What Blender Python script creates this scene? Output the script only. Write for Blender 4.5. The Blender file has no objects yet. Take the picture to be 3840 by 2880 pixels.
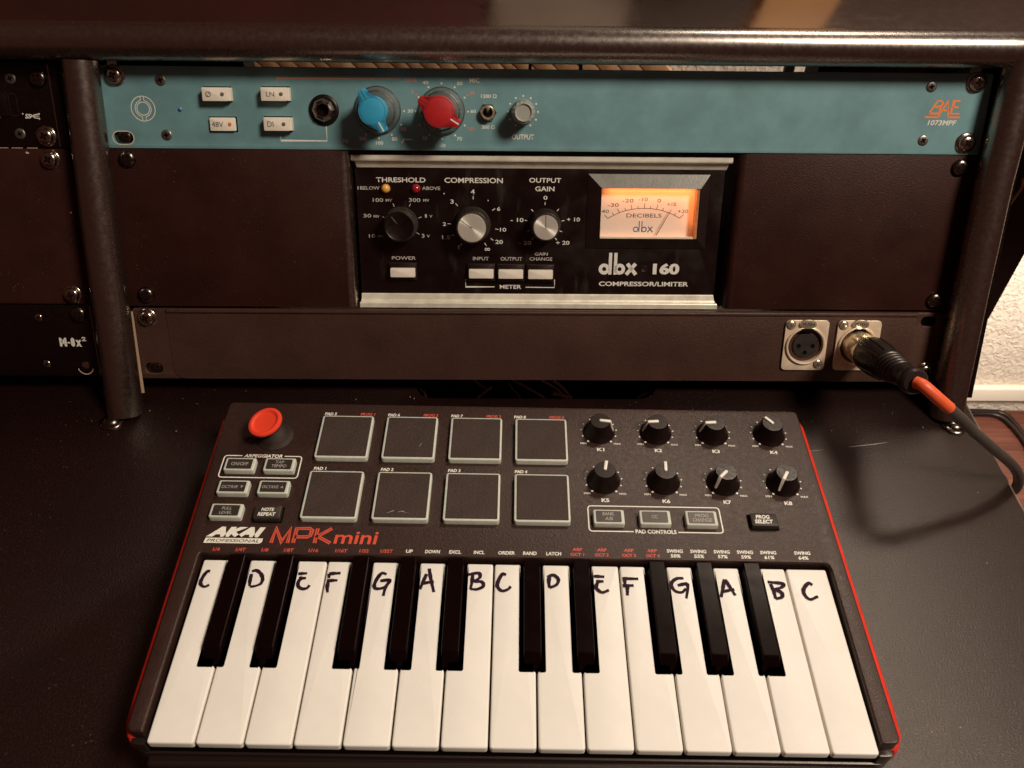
import bpy, bmesh, math, random
from mathutils import Matrix, Vector
random.seed(7)
sc = bpy.context.scene
COL = sc.collection
PI = math.pi
MM = 0.001

# ------------------------------------------------------------------ camera
cam = bpy.data.cameras.new('camera'); cam_o = bpy.data.objects.new('camera', cam); COL.objects.link(cam_o)
cam.sensor_width = 36.0; cam.lens = 29.132
cam.clip_start = 0.01; cam.clip_end = 20
rot = Matrix(((0.9999, -0.00433, -0.01317), (-0.0062, 0.71016, -0.70401), (0.0124, 0.70403, 0.71006)))
cam_o.matrix_world = Matrix.Translation(Vector((-5.32, -127.43, 368.21)) * MM) @ rot.to_4x4()
cam.dof.use_dof = True; cam.dof.focus_distance = 0.46; cam.dof.aperture_fstop = 26
sc.camera = cam_o

# ------------------------------------------------------------------ light: a dim warm room, two ceiling lamps, an added wall fill
world = bpy.data.worlds.new('World'); sc.world = world; world.use_nodes = True
bg = world.node_tree.nodes['Background']
bg.inputs['Color'].default_value = (1.0, 0.36, 0.26, 1); bg.inputs['Strength'].default_value = 0.05

def area(name, loc, target, size, power, color):
    l = bpy.data.lights.new(name, 'AREA'); l.shape = 'DISK'; l.size = size; l.energy = power; l.color = color
    o = bpy.data.objects.new(name, l); COL.objects.link(o)
    o.location = Vector(loc) * MM
    o.rotation_euler = (Vector(target) - Vector(loc)).to_track_quat('-Z', 'Y').to_euler()
    return o
WARM = (1.0, 0.89, 0.755)
area('front_room_lamp', (1010, -440, 1680), (20, 150, 60), 0.48, 34.5, WARM)
area('back_room_lamp', (445, 790, 930), (330, 250, -20), 0.28, 10.5, WARM)
area('wall_fill', (800, 520, -180), (600, 872, -450), 0.16, 3.3, WARM)  # fill light added to brighten the wall and the slot behind the rack
sc.view_settings.view_transform = 'Standard'; sc.view_settings.look = 'None'
sc.view_settings.exposure = 0; sc.view_settings.gamma = 1
try: sc.view_settings.use_curve_mapping = False
except Exception: pass

# ------------------------------------------------------------------ materials
def mat(name, col, rough=0.5, metal=0.0, spec=0.5, coat=0.0, coat_rough=0.1, ior=1.5,
        bump=0.0, bscale=1500.0, var=0.0, vscale=60.0, rvar=0.0, rscale=400.0, trans=0.0, aniso=0.0,
        speck=0.0, speck_scale=900.0, scratch=0.0, sub=0.0):
    m = bpy.data.materials.new(name); m.use_nodes = True
    nt = m.node_tree; N = nt.nodes; L = nt.links; b = N['Principled BSDF']
    b.inputs['Base Color'].default_value = (*col, 1); b.inputs['Roughness'].default_value = rough
    b.inputs['Metallic'].default_value = metal; b.inputs['IOR'].default_value = ior
    b.inputs['Specular IOR Level'].default_value = spec
    if max(col) < 0.07 and metal == 0: b.inputs['Specular Tint'].default_value = (1.0, 0.87, 0.77, 1)
    b.inputs['Coat Weight'].default_value = coat; b.inputs['Coat Roughness'].default_value = coat_rough
    b.inputs['Transmission Weight'].default_value = trans
    if sub: 
        b.inputs['Subsurface Weight'].default_value = sub; b.inputs['Subsurface Scale'].default_value = 0.002
    tc = N.new('ShaderNodeTexCoord'); src = tc.outputs['Object']
    def noise(scale, detail=3, rough_=0.6):
        n = N.new('ShaderNodeTexNoise'); n.inputs['Scale'].default_value = scale
        n.inputs['Detail'].default_value = detail; n.inputs['Roughness'].default_value = rough_
        L.new(src, n.inputs['Vector']); return n.outputs['Fac']
    def mapr(v, a, c, lo=0.3, hi=0.7):
        r = N.new('ShaderNodeMapRange'); r.inputs['From Min'].default_value = lo; r.inputs['From Max'].default_value = hi
        r.inputs['To Min'].default_value = a; r.inputs['To Max'].default_value = c; L.new(v, r.inputs['Value']); return r.outputs['Result']
    colout = None
    if var:
        x = N.new('ShaderNodeMix'); x.data_type = 'RGBA'
        x.inputs['A'].default_value = (*[c * (1 - var) for c in col], 1); x.inputs['B'].default_value = (*[min(1, c * (1 + var)) for c in col], 1)
        L.new(mapr(noise(vscale, 5), 0, 1), x.inputs['Factor']); colout = x.outputs['Result']
    if speck:
        v = N.new('ShaderNodeTexVoronoi'); v.inputs['Scale'].default_value = speck_scale; L.new(src, v.inputs['Vector'])
        f = mapr(v.outputs['Distance'], 1, 0, 0.05, 0.16)
        g = mapr(noise(speck_scale * 0.11, 3), 0, 1, 0.5, 0.66)
        mu = N.new('ShaderNodeMath'); mu.operation = 'MULTIPLY'; L.new(f, mu.inputs[0]); L.new(g, mu.inputs[1])
        x = N.new('ShaderNodeMix'); x.data_type = 'RGBA'
        if colout: L.new(colout, x.inputs['A'])
        else: x.inputs['A'].default_value = (*col, 1)
        x.inputs['B'].default_value = (speck, speck * .85, speck * .7, 1); L.new(mu.outputs[0], x.inputs['Factor']); colout = x.outputs['Result']
    if scratch:
        w = N.new('ShaderNodeTexNoise'); w.inputs['Scale'].default_value = 120; w.inputs['Detail'].default_value = 6
        mp = N.new('ShaderNodeMapping'); mp.inputs['Scale'].default_value = (1, .25, 1); mp.inputs['Rotation'].default_value = (0, 0, .6)
        L.new(src, mp.inputs['Vector']); L.new(mp.outputs[0], w.inputs['Vector'])
        f = mapr(w.outputs['Fac'], 0, scratch, 0.60, 0.74)
        x = N.new('ShaderNodeMix'); x.data_type = 'RGBA'
        if colout: L.new(colout, x.inputs['A'])
        else: x.inputs['A'].default_value = (*col, 1)
        x.inputs['B'].default_value = (.22, .2, .17, 1); L.new(f, x.inputs['Factor']); colout = x.outputs['Result']
    if colout: L.new(colout, b.inputs['Base Color'])
    if rvar: L.new(mapr(noise(rscale, 4), max(0.02, rough - rvar), min(1, rough + rvar)), b.inputs['Roughness'])
    if bump:
        bp = N.new('ShaderNodeBump'); bp.inputs['Strength'].default_value = bump; bp.inputs['Distance'].default_value = 0.0004
        L.new(noise(bscale, 3), bp.inputs['Height']); L.new(bp.outputs['Normal'], b.inputs['Normal'])
    if aniso:
        b.inputs['Anisotropic'].default_value = aniso
        t = N.new('ShaderNodeTangent'); t.direction_type = 'RADIAL'; t.axis = 'Z'; L.new(t.outputs[0], b.inputs['Tangent'])
    return m

M = {}
M['desk'] = mat('black_desk_laminate', (0.0075, 0.0008, 0.0006), 0.37, bump=0.75, bscale=1050, rvar=0.08, rscale=900, var=0.25, vscale=25, spec=0.66, ior=1.65, speck=0.06, speck_scale=300)
M['deskedge'] = mat('worn_desk_edge', (0.20, 0.14, 0.10), 0.5, var=0.4, vscale=90)
M['tube'] = mat('black_powder_coat', (0.014, 0.0060, 0.0045), 0.27, spec=1.0, ior=2.3, bump=0.05, bscale=2200, rvar=0.04)
M['panel'] = mat('black_panel_paint', (0.030, 0.0085, 0.0062), 0.45, spec=0.25, bump=0.5, bscale=1200, rvar=0.05, rscale=45, var=0.25, vscale=30, speck=0.10, speck_scale=420)
M['panelblack'] = mat('gloss_black_panel', (0.004, 0.0014, 0.0012), 0.30, bump=0.05, rvar=0.08, var=0.3)
M['patch'] = mat('grained_black_panel', (0.062, 0.028, 0.0195), 0.46, spec=0.4, bump=0.7, bscale=1000, rvar=0.06, var=0.2, vscale=30)
M['teal'] = mat('teal_enamel', (0.146, 0.280, 0.292), 0.5, bump=0.2, bscale=2200, var=0.16, vscale=45, speck=0.24, speck_scale=520)
M['dbxface'] = mat('worn_black_faceplate', (0.007, 0.0022, 0.002), 0.34, bump=0.12, bscale=1500, rvar=0.1, rscale=80, var=0.3, scratch=0.10)
M['alu'] = mat('brushed_aluminium_trim', (0.90, 0.79, 0.64), 0.42, metal=0.4, rvar=0.1, rscale=200, bump=0.15, bscale=500, var=0.2, vscale=70)
M['spun'] = mat('spun_aluminium', (0.95, 0.87, 0.74), 0.34, metal=0.6, aniso=0.85, rvar=0.05)
M['nickel'] = mat('satin_nickel', (0.88, 0.68, 0.49), 0.38, metal=0.3, bump=0.2, bscale=900, var=0.15, vscale=150)
M['nickel_shiny'] = mat('polished_nickel', (0.86, 0.70, 0.50), 0.24, metal=0.8, rvar=0.08, var=0.25, vscale=120)
M['chrome'] = mat('dark_chrome', (0.50, 0.42, 0.35), 0.20, metal=1.0, rvar=0.06, rscale=500)
M['screwblack'] = mat('black_zinc_screw', (0.17, 0.135, 0.11), 0.24, metal=1.0, rvar=0.08, rscale=600)
M['steel'] = mat('dull_steel', (0.28, 0.24, 0.21), 0.35, metal=0.9, rvar=0.1, rscale=600)
M['hole'] = mat('dark_recess', (0.004, 0.002, 0.0018), 0.9, spec=0.1)
M['cream'] = mat('cream_button', (0.88, 0.78, 0.64), 0.35, var=0.06, vscale=200)
M['white'] = mat('white_print', (0.80, 0.74, 0.64), 0.5, var=0.12, vscale=900)
M['whitedim'] = mat('worn_white_print', (0.52, 0.47, 0.40), 0.5, var=0.35, vscale=900)
M['pink'] = mat('salmon_print', (0.62, 0.25, 0.15), 0.5, var=0.2, vscale=900)
M['pinkdark'] = mat('dull_salmon_print', (0.40, 0.19, 0.14), 0.5)
M['red_print'] = mat('red_print', (0.68, 0.075, 0.035), 0.5, var=0.12, vscale=700)
M['red_print_dim'] = mat('small_red_print', (0.62, 0.075, 0.045), 0.5, var=0.2, vscale=700)
M['orange_print'] = mat('orange_print', (0.88, 0.24, 0.055), 0.5)
M['ink'] = mat('black_ink', (0.05, 0.04, 0.035), 0.6)
M['inkblue'] = mat('blue_ink', (0.11, 0.16, 0.28), 0.6)
M['greyled'] = mat('unlit_lamp', (0.16, 0.14, 0.12), 0.3)
M['orangeled'] = mat('orange_lamp', (0.75, 0.22, 0.06), 0.3)
M['blueknob'] = mat('blue_plastic', (0.035, 0.33, 0.52), 0.45, bump=0.2, bscale=1500, var=0.1, vscale=120)
M['redknob'] = mat('red_plastic', (0.46, 0.014, 0.016), 0.45, bump=0.2, bscale=1500, var=0.15, vscale=120)
M['greyknob'] = mat('grey_plastic', (0.34, 0.34, 0.29), 0.5, bump=0.2, bscale=1500, var=0.08, vscale=150)
M['skirt'] = mat('clear_skirt', (0.19, 0.23, 0.225), 0.16, spec=0.9, coat=0.6, coat_rough=0.08, rvar=0.06, rscale=60, trans=0.35, bump=0.12, bscale=90)
M['blackknob'] = mat('black_knob_plastic', (0.008, 0.003, 0.0027), 0.38, spec=0.35, rvar=0.08, bump=0.05)
M['knurl'] = mat('knurled_black_plastic', (0.045, 0.033, 0.027), 0.38, var=0.4, vscale=200, rvar=0.1)
M['amber'] = mat('amber_lens', (0.85, 0.42, 0.08), 0.2, coat=0.5)
M['redlens'] = mat('red_lens', (0.36, 0.012, 0.02), 0.16, coat=0.6)
M['meterpaper'] = mat('meter_card', (0.92, 0.76, 0.62), 0.6, var=0.03)
M['meterside'] = mat('meter_case_side', (0.62, 0.25, 0.10), 0.5, var=0.2, vscale=250)
M['bevelalu'] = mat('anodised_bezel', (0.17, 0.155, 0.13), 0.42, metal=0.2, var=0.15, vscale=150, rvar=0.08, rscale=300, bump=0.2, bscale=700)
M['bezel'] = mat('black_bezel', (0.012, 0.004, 0.0035), 0.45, bump=0.25, bscale=900, var=0.3, vscale=120)
M['kbd'] = mat('keyboard_case_plastic', (0.029, 0.0125, 0.0095), 0.44, bump=0.45, bscale=1200, rvar=0.07, var=0.2, vscale=35, speck=0.09, speck_scale=380)
M['kbdgloss'] = mat('keyboard_case_edge', (0.020, 0.011, 0.009), 0.33, bump=0.1)
M['redstrip'] = mat('red_side_strip', (0.72, 0.035, 0.018), 0.38, var=0.1, vscale=100)
M['wkey'] = mat('white_key', (0.81, 0.75, 0.665), 0.4, rvar=0.06, var=0.035, vscale=55, bump=0.05, bscale=1400, spec=0.35)
M['bkey'] = mat('black_key', (0.005, 0.0015, 0.0013), 0.24, spec=0.05, rvar=0.05, rscale=120)
M['padtop'] = mat('rubber_pad', (0.042, 0.0255, 0.0205), 0.62, spec=0.4, bump=0.6, bscale=1000, var=0.12, vscale=90, speck=0.10, speck_scale=330)
M['padside'] = mat('translucent_pad_rim', (0.56, 0.56, 0.47), 0.5, sub=0.2, bump=0.2, bscale=900, var=0.08, vscale=200)
M['btntop'] = mat('black_button_cap', (0.035, 0.026, 0.022), 0.4, bump=0.15)
M['btntext'] = mat('grey_button_print', (0.30, 0.27, 0.235), 0.5, var=0.45, vscale=1100)
M['joyred'] = mat('red_rubber', (0.90, 0.060, 0.024), 0.38, var=0.05)
M['rubber'] = mat('dusty_black_rubber', (0.017, 0.010, 0.008), 0.7, bump=0.4, var=0.6, vscale=180)
M['pointer'] = mat('white_pointer', (0.82, 0.75, 0.65), 0.4)
M['marker'] = mat('marker_ink', (0.022, 0.006, 0.016), 0.6, spec=0.15, var=0.55, vscale=450)
M['markerlight'] = mat('thin_marker_ink', (0.20, 0.105, 0.16), 0.5, var=0.55, vscale=450)
M['boot'] = mat('black_boot_rubber', (0.020, 0.013, 0.011), 0.33, rvar=0.08)
M['tape'] = mat('orange_shrink_tube', (0.84, 0.115, 0.035), 0.42, bump=0.1, var=0.12, vscale=120)
M['cord'] = mat('grey_black_cord', (0.065, 0.050, 0.042), 0.42, bump=0.2, bscale=900, var=0.15)
M['blackcord'] = mat('black_cord', (0.012, 0.006, 0.006), 0.4)
M['copper'] = mat('thin_wire', (0.85, 0.74, 0.62), 0.4)
M['copper2'] = mat('tan_wire', (0.55, 0.34, 0.22), 0.5)
M['shelf'] = mat('polished_black_shelf', (0.016, 0.006, 0.0045), 0.17, spec=1.0, ior=2.5, rvar=0.05, rscale=150, bump=0.05, bscale=900, speck=0.12, speck_scale=500)
M['cabinet'] = mat('black_cabinet', (0.014, 0.003, 0.0025), 0.6, bump=0.2)
M['railedge'] = mat('pale_rail_edge', (0.45, 0.30, 0.20), 0.4)
M['floorbase'] = mat('sub_floor', (0.10, 0.045, 0.03), 0.6)
M['block'] = mat('oiled_wood', (0.98, 0.47, 0.14), 0.5, var=0.15, vscale=30)
M['sheenboard'] = mat('sheen_board', (0.42, 0.36, 0.30), 0.6, var=0.1, vscale=20)
M['backdropred'] = mat('dark_red_brown_backdrop', (0.085, 0.011, 0.006), 0.7, var=0.5, vscale=8)
M['backdropgrey'] = mat('grey_brown_backdrop', (0.10, 0.060, 0.045), 0.7, var=0.4, vscale=8)
M['baseboard'] = mat('painted_moulding', (0.82, 0.74, 0.62), 0.5)

def wood_mat(name, a, b_, rough, scale=(3, 60, 60)):
    m = bpy.data.materials.new(name); m.use_nodes = True; N = m.node_tree.nodes; L = m.node_tree.links
    b = N['Principled BSDF']; b.inputs['Roughness'].default_value = rough
    tc = N.new('ShaderNodeTexCoord'); mp = N.new('ShaderNodeMapping'); mp.inputs['Scale'].default_value = scale
    n = N.new('ShaderNodeTexNoise'); n.inputs['Scale'].default_value = 3; n.inputs['Detail'].default_value = 8
    oi = N.new('ShaderNodeObjectInfo'); ad = N.new('ShaderNodeVectorMath'); ad.operation = 'ADD'
    r = N.new('ShaderNodeValToRGB'); r.color_ramp.elements[0].position = .3; r.color_ramp.elements[1].position = .72
    r.color_ramp.elements[0].color = (*a, 1); r.color_ramp.elements[1].color = (*b_, 1)
    L.new(tc.outputs['Object'], ad.inputs[0]); L.new(oi.outputs['Random'], ad.inputs[1])
    L.new(ad.outputs[0], mp.inputs['Vector']); L.new(mp.outputs[0], n.inputs['Vector'])
    L.new(n.outputs['Fac'], r.inputs['Fac']); L.new(r.outputs['Color'], b.inputs['Base Color'])
    return m
M['floorwood'] = wood_mat('brown_floor_wood', (0.085, 0.022, 0.014), (0.19, 0.07, 0.045), 0.42)
M['tanwood'] = wood_mat('tan_wood', (0.50, 0.24, 0.11), (0.80, 0.50, 0.28), 0.55, (30, 6, 6))

def wall_mat():
    m = bpy.data.materials.new('textured_plaster'); m.use_nodes = True; N = m.node_tree.nodes; L = m.node_tree.links
    b = N['Principled BSDF']; b.inputs['Base Color'].default_value = (0.80, 0.70, 0.58, 1); b.inputs['Roughness'].default_value = 0.8
    tc = N.new('ShaderNodeTexCoord')
    n1 = N.new('ShaderNodeTexNoise'); n1.inputs['Scale'].default_value = 75; n1.inputs['Detail'].default_value = 5; n1.inputs['Distortion'].default_value = 1.6
    r = N.new('ShaderNodeValToRGB'); r.color_ramp.elements[0].position = .42; r.color_ramp.elements[1].position = .62
    bp = N.new('ShaderNodeBump'); bp.inputs['Strength'].default_value = 0.8; bp.inputs['Distance'].default_value = 0.0022
    L.new(tc.outputs['Object'], n1.inputs['Vector']); L.new(n1.outputs['Fac'], r.inputs['Fac'])
    L.new(r.outputs['Color'], bp.inputs['Height']); L.new(bp.outputs['Normal'], b.inputs['Normal'])
    return m
M['wall'] = wall_mat()

def pane_mat():
    m = bpy.data.materials.new('meter_window'); m.use_nodes = True; N = m.node_tree.nodes; L = m.node_tree.links
    N.remove(N['Principled BSDF']); out = N['Material Output']
    t = N.new('ShaderNodeBsdfTransparent'); g = N.new('ShaderNodeBsdfGlossy'); g.inputs['Roughness'].default_value = .08
    x = N.new('ShaderNodeMixShader'); x.inputs[0].default_value = .05
    L.new(t.outputs[0], x.inputs[1]); L.new(g.outputs[0], x.inputs[2]); L.new(x.outputs[0], out.inputs['Surface'])
    return m
M['pane'] = pane_mat()

# ------------------------------------------------------------------ mesh builders (all in millimetres)
def finish(bm, ang=38):
    me = bpy.data.meshes.new('mesh')
    bmesh.ops.recalc_face_normals(bm, faces=bm.faces)
    bm.to_mesh(me); bm.free()
    me.transform(Matrix.Scale(MM, 4))
    me.polygons.foreach_set('use_smooth', [abs(p.normal.z) < 0.9995 for p in me.polygons])
    try: me.set_sharp_from_angle(angle=math.radians(ang))
    except Exception: pass
    return me

def roundpoly(pts, r, n=4):
    out = []; N = len(pts)
    for i in range(N):
        p0, p1, p2 = Vector(pts[i - 1]), Vector(pts[i]), Vector(pts[(i + 1) % N])
        ri = r[i] if isinstance(r, (list, tuple)) else r
        if ri <= 0: out.append(tuple(p1)); continue
        a = (p0 - p1); b = (p2 - p1); ri = min(ri, a.length * .49, b.length * .49); a.normalize(); b.normalize()
        for k in range(n + 1):
            t = k / n; q = (p1 + a * ri) * (1 - t) ** 2 + p1 * 2 * t * (1 - t) + (p1 + b * ri) * t ** 2
            out.append((q.x, q.y))
    return out

def rect(x0, y0, x1, y1): return [(x0, y0), (x1, y0), (x1, y1), (x0, y1)]
def rrect(x0, y0, x1, y1, r, n=4): return roundpoly(rect(x0, y0, x1, y1), r, n)
def circ(cx, cy, r, n=32): return [(cx + r * math.cos(2 * PI * k / n), cy + r * math.sin(2 * PI * k / n)) for k in range(n)]

def inset(pts, d):
    N = len(pts); out = []
    for i in range(N):
        p0, p1, p2 = Vector(pts[i - 1]), Vector(pts[i]), Vector(pts[(i + 1) % N])
        e1 = (p1 - p0); e2 = (p2 - p1)
        if e1.length < 1e-9: e1 = e2
        if e2.length < 1e-9: e2 = e1
        n1 = Vector((-e1.y, e1.x)).normalized(); n2 = Vector((-e2.y, e2.x)).normalized()
        m = n1 + n2
        if m.length < 1e-6: m = n1
        m.normalize(); c = max(0.35, m.dot(n1)); out.append((p1.x + m.x * d / c, p1.y + m.y * d / c))
    return out

def add_prism(bm, pts, z0, z1, r=0.0, n=3, bottom=True, taper=0.0):
    """extruded outline (counter-clockwise) with a rounded top rim of radius r; taper insets the top"""
    layers = [(0, z0)]
    if r > 0:
        for k in range(n + 1):
            a = k / n * PI / 2
            layers.append((taper + r * (1 - math.cos(a)), z1 - r + r * math.sin(a)))
    else: layers.append((taper, z1))
    loops = []
    for d, z in layers:
        o = inset(pts, d) if d > 1e-9 else pts
        loops.append([bm.verts.new((x, y, z)) for x, y in o])
    N = len(pts)
    for a, b in zip(loops, loops[1:]):
        for i in range(N):
            j = (i + 1) % N; bm.faces.new((a[i], a[j], b[j], b[i]))
    top = bm.faces.new(loops[-1])
    if bottom: bm.faces.new(loops[0][::-1])
    if N > 24: bmesh.ops.triangulate(bm, faces=[top], ngon_method='EAR_CLIP')

def prism(pts, z0, z1, r=0.0, n=3, taper=0.0):
    bm = bmesh.new(); add_prism(bm, pts, z0, z1, r, n, True, taper); return finish(bm)
def box(x0, y0, z0, x1, y1, z1, r=0.0): return prism(rect(x0, y0, x1, y1), z0, z1, r, 2)

def add_lathe(bm, prof, seg=40, at=(0, 0), axis='Z'):
    loops = []
    for r, z in prof:
        if r < 1e-6: loops.append([bm.verts.new((at[0], at[1], z))])
        else: loops.append([bm.verts.new((at[0] + r * math.cos(2 * PI * k / seg), at[1] + r * math.sin(2 * PI * k / seg), z)) for k in range(seg)])
    for a, b in zip(loops, loops[1:]):
        for i in range(seg):
            j = (i + 1) % seg
            if len(a) == 1 and len(b) == 1: continue
            if len(a) == 1: bm.faces.new((a[0], b[i], b[j]))
            elif len(b) == 1: bm.faces.new((a[i], a[j], b[0]))
            else: bm.faces.new((a[i], a[j], b[j], b[i]))
def lathe(prof, seg=40, ang=38):
    bm = bmesh.new(); add_lathe(bm, prof, seg); return finish(bm, ang)

def smooth_path(pts, per=6):
    P = [Vector(p) for p in pts]; out = []
    for i in range(len(P) - 1):
        p0 = P[i - 1] if i else P[0] * 2 - P[1]; p1, p2 = P[i], P[i + 1]; p3 = P[i + 2] if i + 2 < len(P) else P[-1] * 2 - P[-2]
        for k in range(per):
            t = k / per
            out.append(0.5 * ((2 * p1) + (p2 - p0) * t + (2 * p0 - 5 * p1 + 4 * p2 - p3) * t * t + (3 * p1 - p0 - 3 * p2 + p3) * t ** 3))
    out.append(P[-1]); return out

def add_tube(bm, path, rad, seg=16, caps=True):
    P = [Vector(p) for p in path]; T = []
    for i in range(len(P)):
        a = P[max(0, i - 1)]; b = P[min(len(P) - 1, i + 1)]; T.append((b - a).normalized())
    u = T[0].orthogonal().normalized(); loops = []
    for i, p in enumerate(P):
        if i: u = (u - T[i] * u.dot(T[i])).normalized()
        v = T[i].cross(u); r = rad[i] if isinstance(rad, (list, tuple)) else rad
        loops.append([bm.verts.new(p + (u * math.cos(2 * PI * k / seg) + v * math.sin(2 * PI * k / seg)) * r) for k in range(seg)])
    for a, b in zip(loops, loops[1:]):
        for i in range(seg):
            j = (i + 1) % seg; bm.faces.new((a[i], a[j], b[j], b[i]))
    if caps: bm.faces.new(loops[0][::-1]); bm.faces.new(loops[-1])
def tube(path, rad, seg=16, ang=50):
    bm = bmesh.new(); add_tube(bm, path, rad, seg); return finish(bm, ang)

def plate(outline, holes, z0, z1, bev=0.3, res=2):
    """flat plate with true holes, rounded edges"""
    cu = bpy.data.curves.new('c', 'CURVE'); cu.dimensions = '2D'; cu.fill_mode = 'BOTH'
    for pts in [outline] + holes:
        s = cu.splines.new('POLY'); s.points.add(len(pts) - 1); s.use_cyclic_u = True
        for p, (x, y) in zip(s.points, pts): p.co = (x, y, 0, 1)
    h = (z1 - z0) / 2; cu.extrude = h - bev; cu.bevel_depth = bev; cu.bevel_resolution = res; cu.offset = -bev
    o = bpy.data.objects.new('c', cu); me = bpy.data.meshes.new_from_object(o)
    bpy.data.objects.remove(o); bpy.data.curves.remove(cu)
    me.transform(Matrix.Translation((0, 0, (z0 + z1) / 2)))
    bm = bmesh.new(); bm.from_mesh(me); bpy.data.meshes.remove(me)
    bmesh.ops.remove_doubles(bm, verts=bm.verts, dist=1e-4)
    return finish(bm)

def add_mesh(bm, me, mtx=None):
    v0 = len(bm.verts); bm.from_mesh(me)
    bm.verts.ensure_lookup_table()
    if mtx is not None:
        for v in bm.verts[v0:]: v.co = mtx @ v.co

def add_text(bm, s, x0, y0, x1, y1, z, bold=0.0, shear=0.0):
    """one word fitted to its printed box"""
    cu = bpy.data.curves.new('t', 'FONT'); cu.body = s; cu.size = 10; cu.offset = bold; cu.resolution_u = 3; cu.shear = shear
    o = bpy.data.objects.new('t', cu); me = bpy.data.meshes.new_from_object(o)
    bpy.data.objects.remove(o); bpy.data.curves.remove(cu)
    xs = [v.co.x for v in me.vertices]; ys = [v.co.y for v in me.vertices]
    sx = (x1 - x0) / max(1e-6, max(xs) - min(xs)); sy = (y1 - y0) / max(1e-6, max(ys) - min(ys))
    mtx = Matrix(((sx, 0, 0, x0 - min(xs) * sx), (0, sy, 0, y0 - min(ys) * sy), (0, 0, 1, z), (0, 0, 0, 1)))
    add_mesh(bm, me, mtx); bpy.data.meshes.remove(me)

def add_stroke(bm, pts, w, z, closed=False, wv=None, dz=0.0):
    P = [Vector(p) for p in pts]; N = len(P); L_, R_ = [], []
    for i in range(N):
        a = P[i - 1] if (i or closed) else P[i]; b = P[(i + 1) % N] if (i < N - 1 or closed) else P[i]
        t = (b - a); t = t.normalized() if t.length > 1e-9 else Vector((1, 0)); n = Vector((-t.y, t.x))
        e1 = (P[i] - P[i - 1]).normalized() if (i or closed) else t; c = max(.5, abs(n.dot(Vector((-e1.y, e1.x)))))
        ww = (wv[i] if wv else w) / 2 / c
        L_.append(bm.verts.new((P[i].x + n.x * ww, P[i].y + n.y * ww, z))); R_.append(bm.verts.new((P[i].x - n.x * ww, P[i].y - n.y * ww, z)))
    for i in range(N if closed else N - 1):
        j = (i + 1) % N; bm.faces.new((R_[i], R_[j], L_[j], L_[i]))

def add_disc(bm, x, y, r, z, n=12): bm.faces.new([bm.verts.new((px, py, z)) for px, py in circ(x, y, r, n)])

def flat(bm):
    me = bpy.data.meshes.new('mesh')
    for f in bm.faces:
        f.normal_update()
        if f.normal.z < 0: f.normal_flip()
    bm.to_mesh(me); bm.free(); me.transform(Matrix.Scale(MM, 4)); return me

def print_mesh(texts=(), strokes=(), discs=(), z=0.0, bold=0.18):
    bm = bmesh.new()
    for t in texts:
        s, x0, y0, x1, y1 = t[:5]; b = t[5] if len(t) > 5 else bold; sh = t[6] if len(t) > 6 else 0
        add_text(bm, s, x0, y0, x1, y1, z, b, sh)
    for s in strokes:
        add_stroke(bm, s[0], s[1], z, closed=(len(s) > 2 and s[2]))
    for d in discs: add_disc(bm, d[0], d[1], d[2], z)
    return flat(bm)

def arc(cx, cy, r, a0, a1, n=20):
    return [(cx + r * math.cos(math.radians(a0 + (a1 - a0) * k / n)), cy + r * math.sin(math.radians(a0 + (a1 - a0) * k / n))) for k in range(n + 1)]

# ------------------------------------------------------------------ things, parts and sub-parts
class Thing:
    def __init__(s, name, label, cat, frame=Matrix.Identity(4), org=(0, 0, 0), group=None):
        """frame: orientation + millimetre origin of the local system; org: the thing's base in that system"""
        s.org = Vector(org)
        o = bpy.data.objects.new(name, None); COL.objects.link(o); s.root = o
        o.empty_display_size = 0.01
        T = frame @ Matrix.Translation(s.org); T.translation = T.translation * MM
        o.matrix_world = T
        o['label'] = label; o['category'] = cat
        if group: o['group'] = group
    def part(s, name, me, m, at=None, rz=0.0, parent=None, label=None, stuff=False, euler=None):
        o = bpy.data.objects.new(name, me); COL.objects.link(o)
        me.name = name
        if len(me.materials) == 0: me.materials.append(M[m] if isinstance(m, str) else m)
        if parent is None:
            o.parent = s.root; base = -s.org
            o.location = (base + (Vector(at) if at else Vector((0, 0, 0)))) * MM
            o['_at'] = list(at) if at else [0, 0, 0]
            o.rotation_euler = euler if euler else (0, 0, rz)
        else:
            o.parent = parent
            if at: o.location = Vector(at) * MM
            if rz: o.rotation_euler = (0, 0, rz)
        if label: o['label'] = label
        if stuff: o['kind'] = 'stuff'
        if '_at' in o: del o['_at']
        return o

def single(name, me, m, label=None, cat=None, loc=(0, 0, 0), group=None, kind=None, frame=None):
    o = bpy.data.objects.new(name, me); COL.objects.link(o); me.name = name
    if len(me.materials) == 0: me.materials.append(M[m] if isinstance(m, str) else m)
    o.location = Vector(loc) * MM
    if label: o['label'] = label
    if cat: o['category'] = cat
    if group: o['group'] = group
    if kind: o['kind'] = kind
    return o

# frames
TILT = math.radians(63.992)
RACK = Matrix.Translation((18.97, 305.80, 173.14)) @ Matrix.Rotation(TILT, 4, 'X')      # x right, y up the panels, z out of them
def rw(x, y, z): return RACK @ Vector((x, y, z))
KEYS = Matrix.Rotation(math.radians(-0.991), 4, 'Z') @ Matrix.Translation((0, 0, 36))  # z = 0 on the white key tops

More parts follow.
